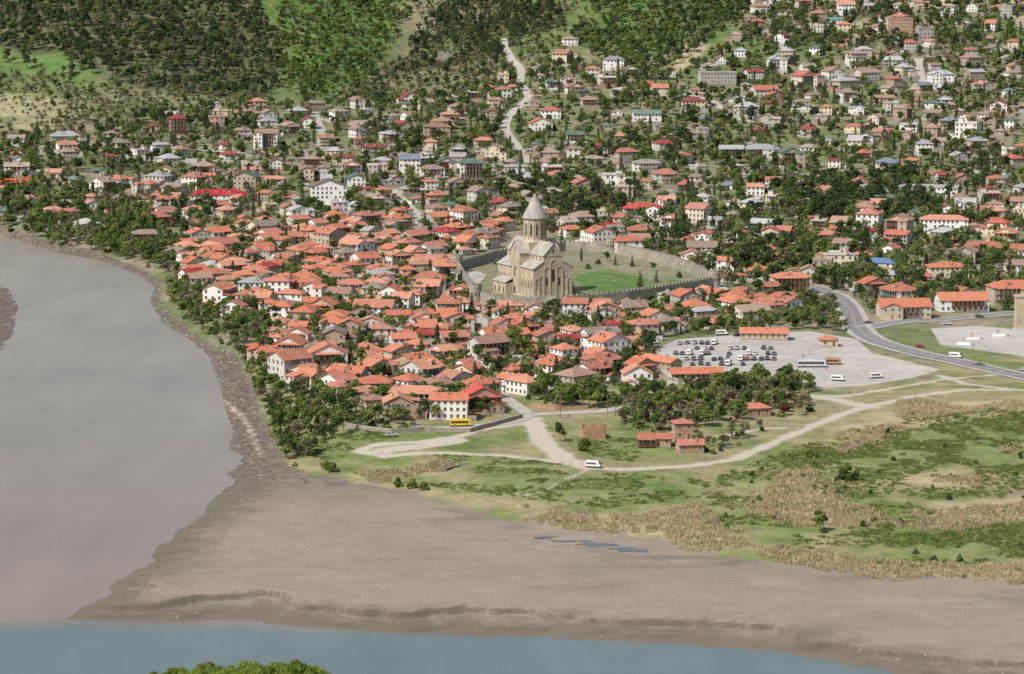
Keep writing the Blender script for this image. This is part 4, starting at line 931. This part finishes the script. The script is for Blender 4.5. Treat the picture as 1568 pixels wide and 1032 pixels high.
def sedan(suv=False):
    mb=MB(); h=.18 if suv else 0
    loft(mb,[(.2+h,-2.15,2.15,.82),(.45+h,-2.25,2.25,.9),(.78+h,-2.2,2.15,.88),(.92+h,-2.05 if not suv else -2.15,1.95,.84)],['rubber','paint','paint'])
    ca=(-1.75,1.0) if not suv else (-2.05,1.05); cb=(-1.15,.3) if not suv else (-1.8,.4)
    loft(mb,[(.93+h,ca[0],ca[1],.8),(1.40+h+(.1 if suv else 0),cb[0],cb[1],.66)],['glass'])
    z=1.40+h+(.1 if suv else 0)
    mb.box(cb[0]-.05,cb[1]+.05,-.68,.68,z+.005,z+.06,'paint')
    for x0,x1 in ((-.45,-.35),): mb.hexa([(x0,-.83,.93+h),(x1,-.83,.93+h),(x1,.83,.93+h),(x0,.83,.93+h),(x0,-.685,z),(x1,-.685,z),(x1,.685,z),(x0,.685,z)],'paint')
    for s in (-1,1): mb.box(2.14,2.2,s*.6-.18,s*.6+.18,.62+h,.76+h,'lens'); mb.box(-2.26,-2.2,s*.6-.18,s*.6+.18,.62+h,.78+h,'brick'); mb.box(.75,.9,s*.95-.1,s*.95+.1,.95+h,1.08+h,'paint')
    wheels(mb,(-1.35,1.38),1.8,.34+h*.2); return mb.mesh('car')
def van(L=5.6,W_=2.0,H=2.5,bus=False):
    mb=MB(); w=W_/2; f=.9 if not bus else .25
    loft(mb,[(.3,-L/2,L/2,w*.96),(.6,-L/2,L/2,w),(1.15,-L/2,L/2-.1 if not bus else L/2,w),(H*.82,-L/2,L/2-f,w*.95),(H,-L/2+.15,L/2-f-.15,w*.86)],['rubber','paint','paint','paint'])
    n=4 if not bus else int(L/1.5); z0,z1=1.22 if not bus else 1.35,H*.78
    for s in (-1,1):
        for i in range(n):
            a=-L/2+.3+(L-f-.9)*i/n; b_=a+(L-f-.9)/n-.12
            ya=s*(w+.015); mb.quad([(a,ya,z0),(b_,ya,z0),(b_,s*(w*.96+.02),z1),(a,s*(w*.96+.02),z1)],'glass')
    t=(L/2-.1 if not bus else L/2); mb.quad([(t+.01,-w*.85,1.25),(t+.01,w*.85,1.25),(L/2-f+.05,w*.8,H*.8),(L/2-f+.05,-w*.8,H*.8)],'glass')
    mb.quad([(-L/2-.02,-w*.75,1.3),(-L/2-.02,w*.75,1.3),(-L/2-.02,w*.75,H*.78),(-L/2-.02,-w*.75,H*.78)],'glass')
    for s in (-1,1): mb.box(L/2,L/2+.05,s*w*.7-.18,s*w*.7+.18,.7,.95,'lens'); mb.box(t-.2,t,s*(w+.2)-.08,s*(w+.2)+.08,1.5,1.9,'rubber')
    if bus: mb.box(-2,1,-.7,.7,H,H+.2,'paint')
    wheels(mb,(-L*.28,L*.32),W_,.36 if not bus else .5); return mb.mesh('minibus')
SED=sedan(); SUV=sedan(True); VAN=van(); BUS=van(12.5,2.5,3.3,True); SBUS=van(8.0,2.3,2.9,True)
CC=[(.75,.75,.74),(.5,.51,.52),(.03,.03,.035),(.12,.12,.13),(.02,.04,.12),(.3,.02,.02),(.35,.36,.37),(.08,.1,.09),(.05,.05,.06)]
def car(x,y,rot,kind=None,colr=None):
    kind=kind or random.choices(['sedan','suv','minivan'],[5,3,1.0])[0]; me={'sedan':SED,'suv':SUV,'minivan':VAN,'bus':BUS,'small_bus':SBUS}[kind]
    nm={'sedan':'parked_car','suv':'parked_suv','minivan':'minibus','bus':'coach_bus','small_bus':'small_bus'}[kind]
    z=max(float(Hs(x+a,y+b_)) for a in (-1.5,1.5) for b_ in (-1.5,1.5)) 
    obj(nm,me,(x,y,z+.03),rot,1,colr or (random.choice(CC) if kind!='minivan' else (.76,.76,.75)))
for v,a0,a1 in ((527,1042,1105),(535,1048,1190),(543,1035,1196),(551,1042,1196),(559,1050,1160)):
    x0,y0=W(a0,v); x1,y1=W(a1,v); n=int((x1-x0)/2.9)
    for i in range(n):
        if R()<.72: car(x0+(x1-x0)*i/n+U(-.3,.3),y0+(y1-y0)*i/n+U(-.8,.8),1.35+U(-.08,.08)+(math.pi if R()<.5 else 0))
for u,v,r,k,c in [(1243,562,.0,'bus',(.55,.56,.56)),(1274,558,-.15,'small_bus',(.42,.22,.10)),(1283,583,-.2,'minivan',None),(1342,579,.3,'minivan',None),(909,716,-.3,'minivan',None),(705,653,.1,'small_bus',(.75,.5,.02)),
  (1463,548,-.35,'minivan',None),(1409,532,-.3,'suv',None),(1568,568,-.3,'sedan',None),(1500,560,-.3,'sedan',(.1,.1,.1)),(640,655,.1,'sedan',None),(600,668,.2,'sedan',None),(880,566,.2,'sedan',None),(735,560,1.2,'sedan',None),(724,535,1.6,'suv',None),(1450,497,.1,'sedan',None),(1330,496,.2,'sedan',None),(1105,513,.2,'minivan',None),(1130,515,.2,'sedan',None),(745,478,.3,'suv',(.75,.75,.74)),(1000,527,.5,'minivan',None),(1500,487,.1,'suv',None)]:
    x,y=W(u,v); car(x,y,r,k,c)
# ------------------------------------------------------------------ street furniture
def fence(name,pl,h=1.4,step=2.5,mat='white'):
    mb=MB(); P=resample(WP(pl),step)
    for a,b_ in zip(P[:-1],P[1:]):
        za=float(Hs(*a));zb=float(Hs(*b_)); mb.box(a[0]-.09,a[0]+.09,a[1]-.09,a[1]+.09,za-.3,za+h,mat)
        for k in (.45,.9): mb.tube((a[0],a[1],za+h*k),(b_[0],b_[1],zb+h*k),.035,.035,4,mat)
    obj(name,mb.mesh(name,False))
fence('parking_fence',[(1310,602),(1360,592),(1440,572)],1.3,3,'kerb')
fence('parking_fence',[(1340,538),(1390,550),(1442,566)],1.3,3,'metal')
fence('meadow_fence',[(860,665),(880,690),(930,712),(1000,716)],1.3,3,'wood')
fence('parking_fence',[(1225,586),(1260,598),(1310,602)],1.2,3,'metal')
def lampmesh():
    mb=MB(); mb.cyl(0,0,-.2,.5,.14,.12,8,'metal'); mb.cyl(0,0,.5,8,.09,.06,8,'metal'); mb.tube((0,0,7.9),(1.6,0,8.4),.05,.04,6,'metal'); mb.box(1.4,2.2,-.16,.16,8.3,8.46,'metal'); mb.box(1.5,2.1,-.12,.12,8.24,8.3,'lens'); return mb.mesh('street_lamp')
LM=lampmesh()
for i in range(4,len(road)-2,9):
    p=road[i]; d=road[i+1]-road[i-1]; d/=np.hypot(*d); n=np.array((-d[1],d[0])); q=p+n*7
    obj('street_lamp',LM,(q[0],q[1],float(Hs(*q))),math.atan2(-n[1],-n[0]))
mb=MB(); mb.cyl(0,0,-1,9,.14,.09,7,'wood'); mb.box(-1,1,-.06,.06,8.2,8.35,'wood'); 
for x in (-.8,0,.8): mb.cyl(x,0,8.35,8.6,.05,.05,6,'white')
PM=mb.mesh('utility_pole')
for u,v in [(560,655),(810,600),(858,640),(1238,600),(1300,500),(690,520),(640,450),(930,640),(1120,250),(690,245),(850,240),(400,300),(240,300),(1270,240),(950,250),(560,240),(1380,240),(1490,560)]:
    x,y=W(u,v); obj('utility_pole',PM,(x,y,float(Hs(x,y))),U(0,3))
def pillar(u,v,w,h):
    x,y=W(u,v); mb=MB(); mb.box(-w,w,-w,w,-.3,.8,'kerb'); mb.box(-w*.75,w*.75,-w*.75,w*.75,.8,h*.94,'ashlar'); mb.box(-w*.9,w*.9,-w*.9,w*.9,h*.94,h,'ashtrim'); obj('stone_pillar',mb.mesh('pillar'),(x,y,float(Hs(x,y))),.1)
pillar(1560,505,2.6,17); 
for u,v in ((1490,520),(1530,515),(1475,528)):
    x,y=W(u,v); mb=MB(); mb.box(-3,3,-.6,.6,-.2,.45,'white'); mb.box(-3.0,3.0,.3,.6,.45,1.1,'white'); mb.cyl(3.8,0,-.2,1.0,.7,.9,12,'kerb'); mb.box(-.6,.6,1.5,2.4,-.2,3.2,'ashtrim'); obj('stone_bench',mb.mesh('bench'),(x,y,float(Hs(x,y))),U(-.3,.3))
def ruin(u,v,w,d,h,name,mat,rz):
    x,y=W(u,v); mb=MB(); random.seed(u)
    for (a0,b0,a1,b1) in ((-w/2,-d/2,w/2,-d/2),(w/2,-d/2,w/2,d/2),(w/2,d/2,-w/2,d/2),(-w/2,d/2,-w/2,-d/2)):
        n=8
        for i in range(n):
            if n//2==i and R()<.8: hh=h*.25
            else: hh=h*U(.6,1.15)
            xa,ya=a0+(a1-a0)*i/n,b0+(b1-b0)*i/n; xb,yb=a0+(a1-a0)*(i+1)/n,b0+(b1-b0)*(i+1)/n
            X0,X1=sorted((xa,xb));Y0,Y1=sorted((ya,yb))
            if X1-X0<.01: X0-=.3;X1+=.3
            else: Y0-=.3;Y1+=.3
            mb.box(X0,X1,Y0,Y1,-1.5,hh,mat)
    obj(name,mb.mesh(name),(x,y,float(Hs(x,y))),rz); OB.add(x,y,6)
ruin(908,670,8,6,5,'ruined_brick_house','brick',.2); ruin(692,96,24,14,9,'ruined_stone_fort','fort',.1); ruin(1218,612,8,5,2.5,'ruined_brick_shed','brick',.1)
# ------------------------------------------------------------------ people
def person(u,v,rz,top,leg,pose=0):
    x,y=W(u,v); J=[(0,0,.95),(0,0,1.2),(0,0,1.42),(0,0,1.52),(0,0,1.64),(0,.01,1.74), (.1,0,.9),(.12,-.04-.1*pose,.5),(.12,.02,.06),(.12,-.14,.03), (-.1,0,.9),(-.12,.05,.5),(-.13,.12,.06),(-.13,-.02,.03), (.19,0,1.4),(.25,-.02,1.13),(.24,-.2*pose-.06,.9),(.24,-.28*pose-.08,.83), (-.19,0,1.4),(-.25,0,1.13),(-.24,-.06-.2*pose,.9),(-.24,-.09-.28*pose,.82)]
    E=[(0,1),(1,2),(2,3),(3,4),(4,5),(0,6),(6,7),(7,8),(8,9),(0,10),(10,11),(11,12),(12,13),(2,14),(14,15),(15,16),(16,17),(2,18),(18,19),(19,20),(20,21)]
    Rd=[.14,.14,.15,.06,.1,.085,.1,.07,.05,.04,.1,.07,.05,.04,.07,.05,.038,.03,.07,.05,.038,.03]
    me=bpy.data.meshes.new('person'); me.from_pydata(J,E,[]); o=obj('person',me,(x,y,float(Hs(x,y))+.02),rz)
    mt=simple('clothes',top,.9,.1,4); me.materials.append(mt)
    sk=o.modifiers.new('skin','SKIN')
    if not me.skin_vertices:
        bpy.context.view_layer.objects.active=o
        try: bpy.ops.mesh.customdata_skin_add()
        except Exception: pass
    for i,r_ in enumerate(Rd): me.skin_vertices[0].data[i].radius=(r_,r_*.85)
    me.skin_vertices[0].data[0].use_root=True
    o.modifiers.new('sub','SUBSURF').levels=1
for a in [(468,741,1.2,(.03,.03,.04),0,1),(1262,566,.5,(.1,.1,.3),0,.4),(1266,568,-.5,(.5,.1,.1),0,.2),(1300,572,2,(.6,.6,.6),0,.5),(1230,548,1,(.05,.05,.06),0,.3),(870,640,1,(.1,.1,.12),0,.5),(1500,528,1,(.3,.3,.1),0,.5),(712,432,1,(.1,.1,.12),0,.5),(718,428,2,(.5,.1,.12),0,.5)]:
    try: person(*a)
    except Exception as e: print('person err',e)
# ------------------------------------------------------------------ light
sd=Vector((-.52,-.50,.80)).normalized()
sl=bpy.data.lights.new('sun','SUN'); sl.energy=4.3; sl.angle=math.radians(.5); sl.color=(1,.955,.88); so=bpy.data.objects.new('sun',sl); so.rotation_euler=(-sd).to_track_quat('-Z','Y').to_euler(); so.location=(0,0,500); COL.objects.link(so)
w=bpy.data.worlds.new('World'); scene.world=w; w.use_nodes=True; nt=w.node_tree; bg=nt.nodes['Background']; sky=nt.nodes.new('ShaderNodeTexSky'); sky.sky_type='NISHITA'; sky.sun_disc=False
sky.sun_elevation=math.asin(sd.z); sky.sun_rotation=math.atan2(sd.x,sd.y); sky.air_density=1.0; sky.dust_density=3.0; nt.links.new(sky.outputs[0],bg.inputs[0]); bg.inputs[1].default_value=.13
scene.view_settings.view_transform='Standard'; scene.view_settings.look='None'; scene.view_settings.exposure=0
print('done',time.time()-T0, len(bpy.data.objects),HN,TN,ngt,nre)
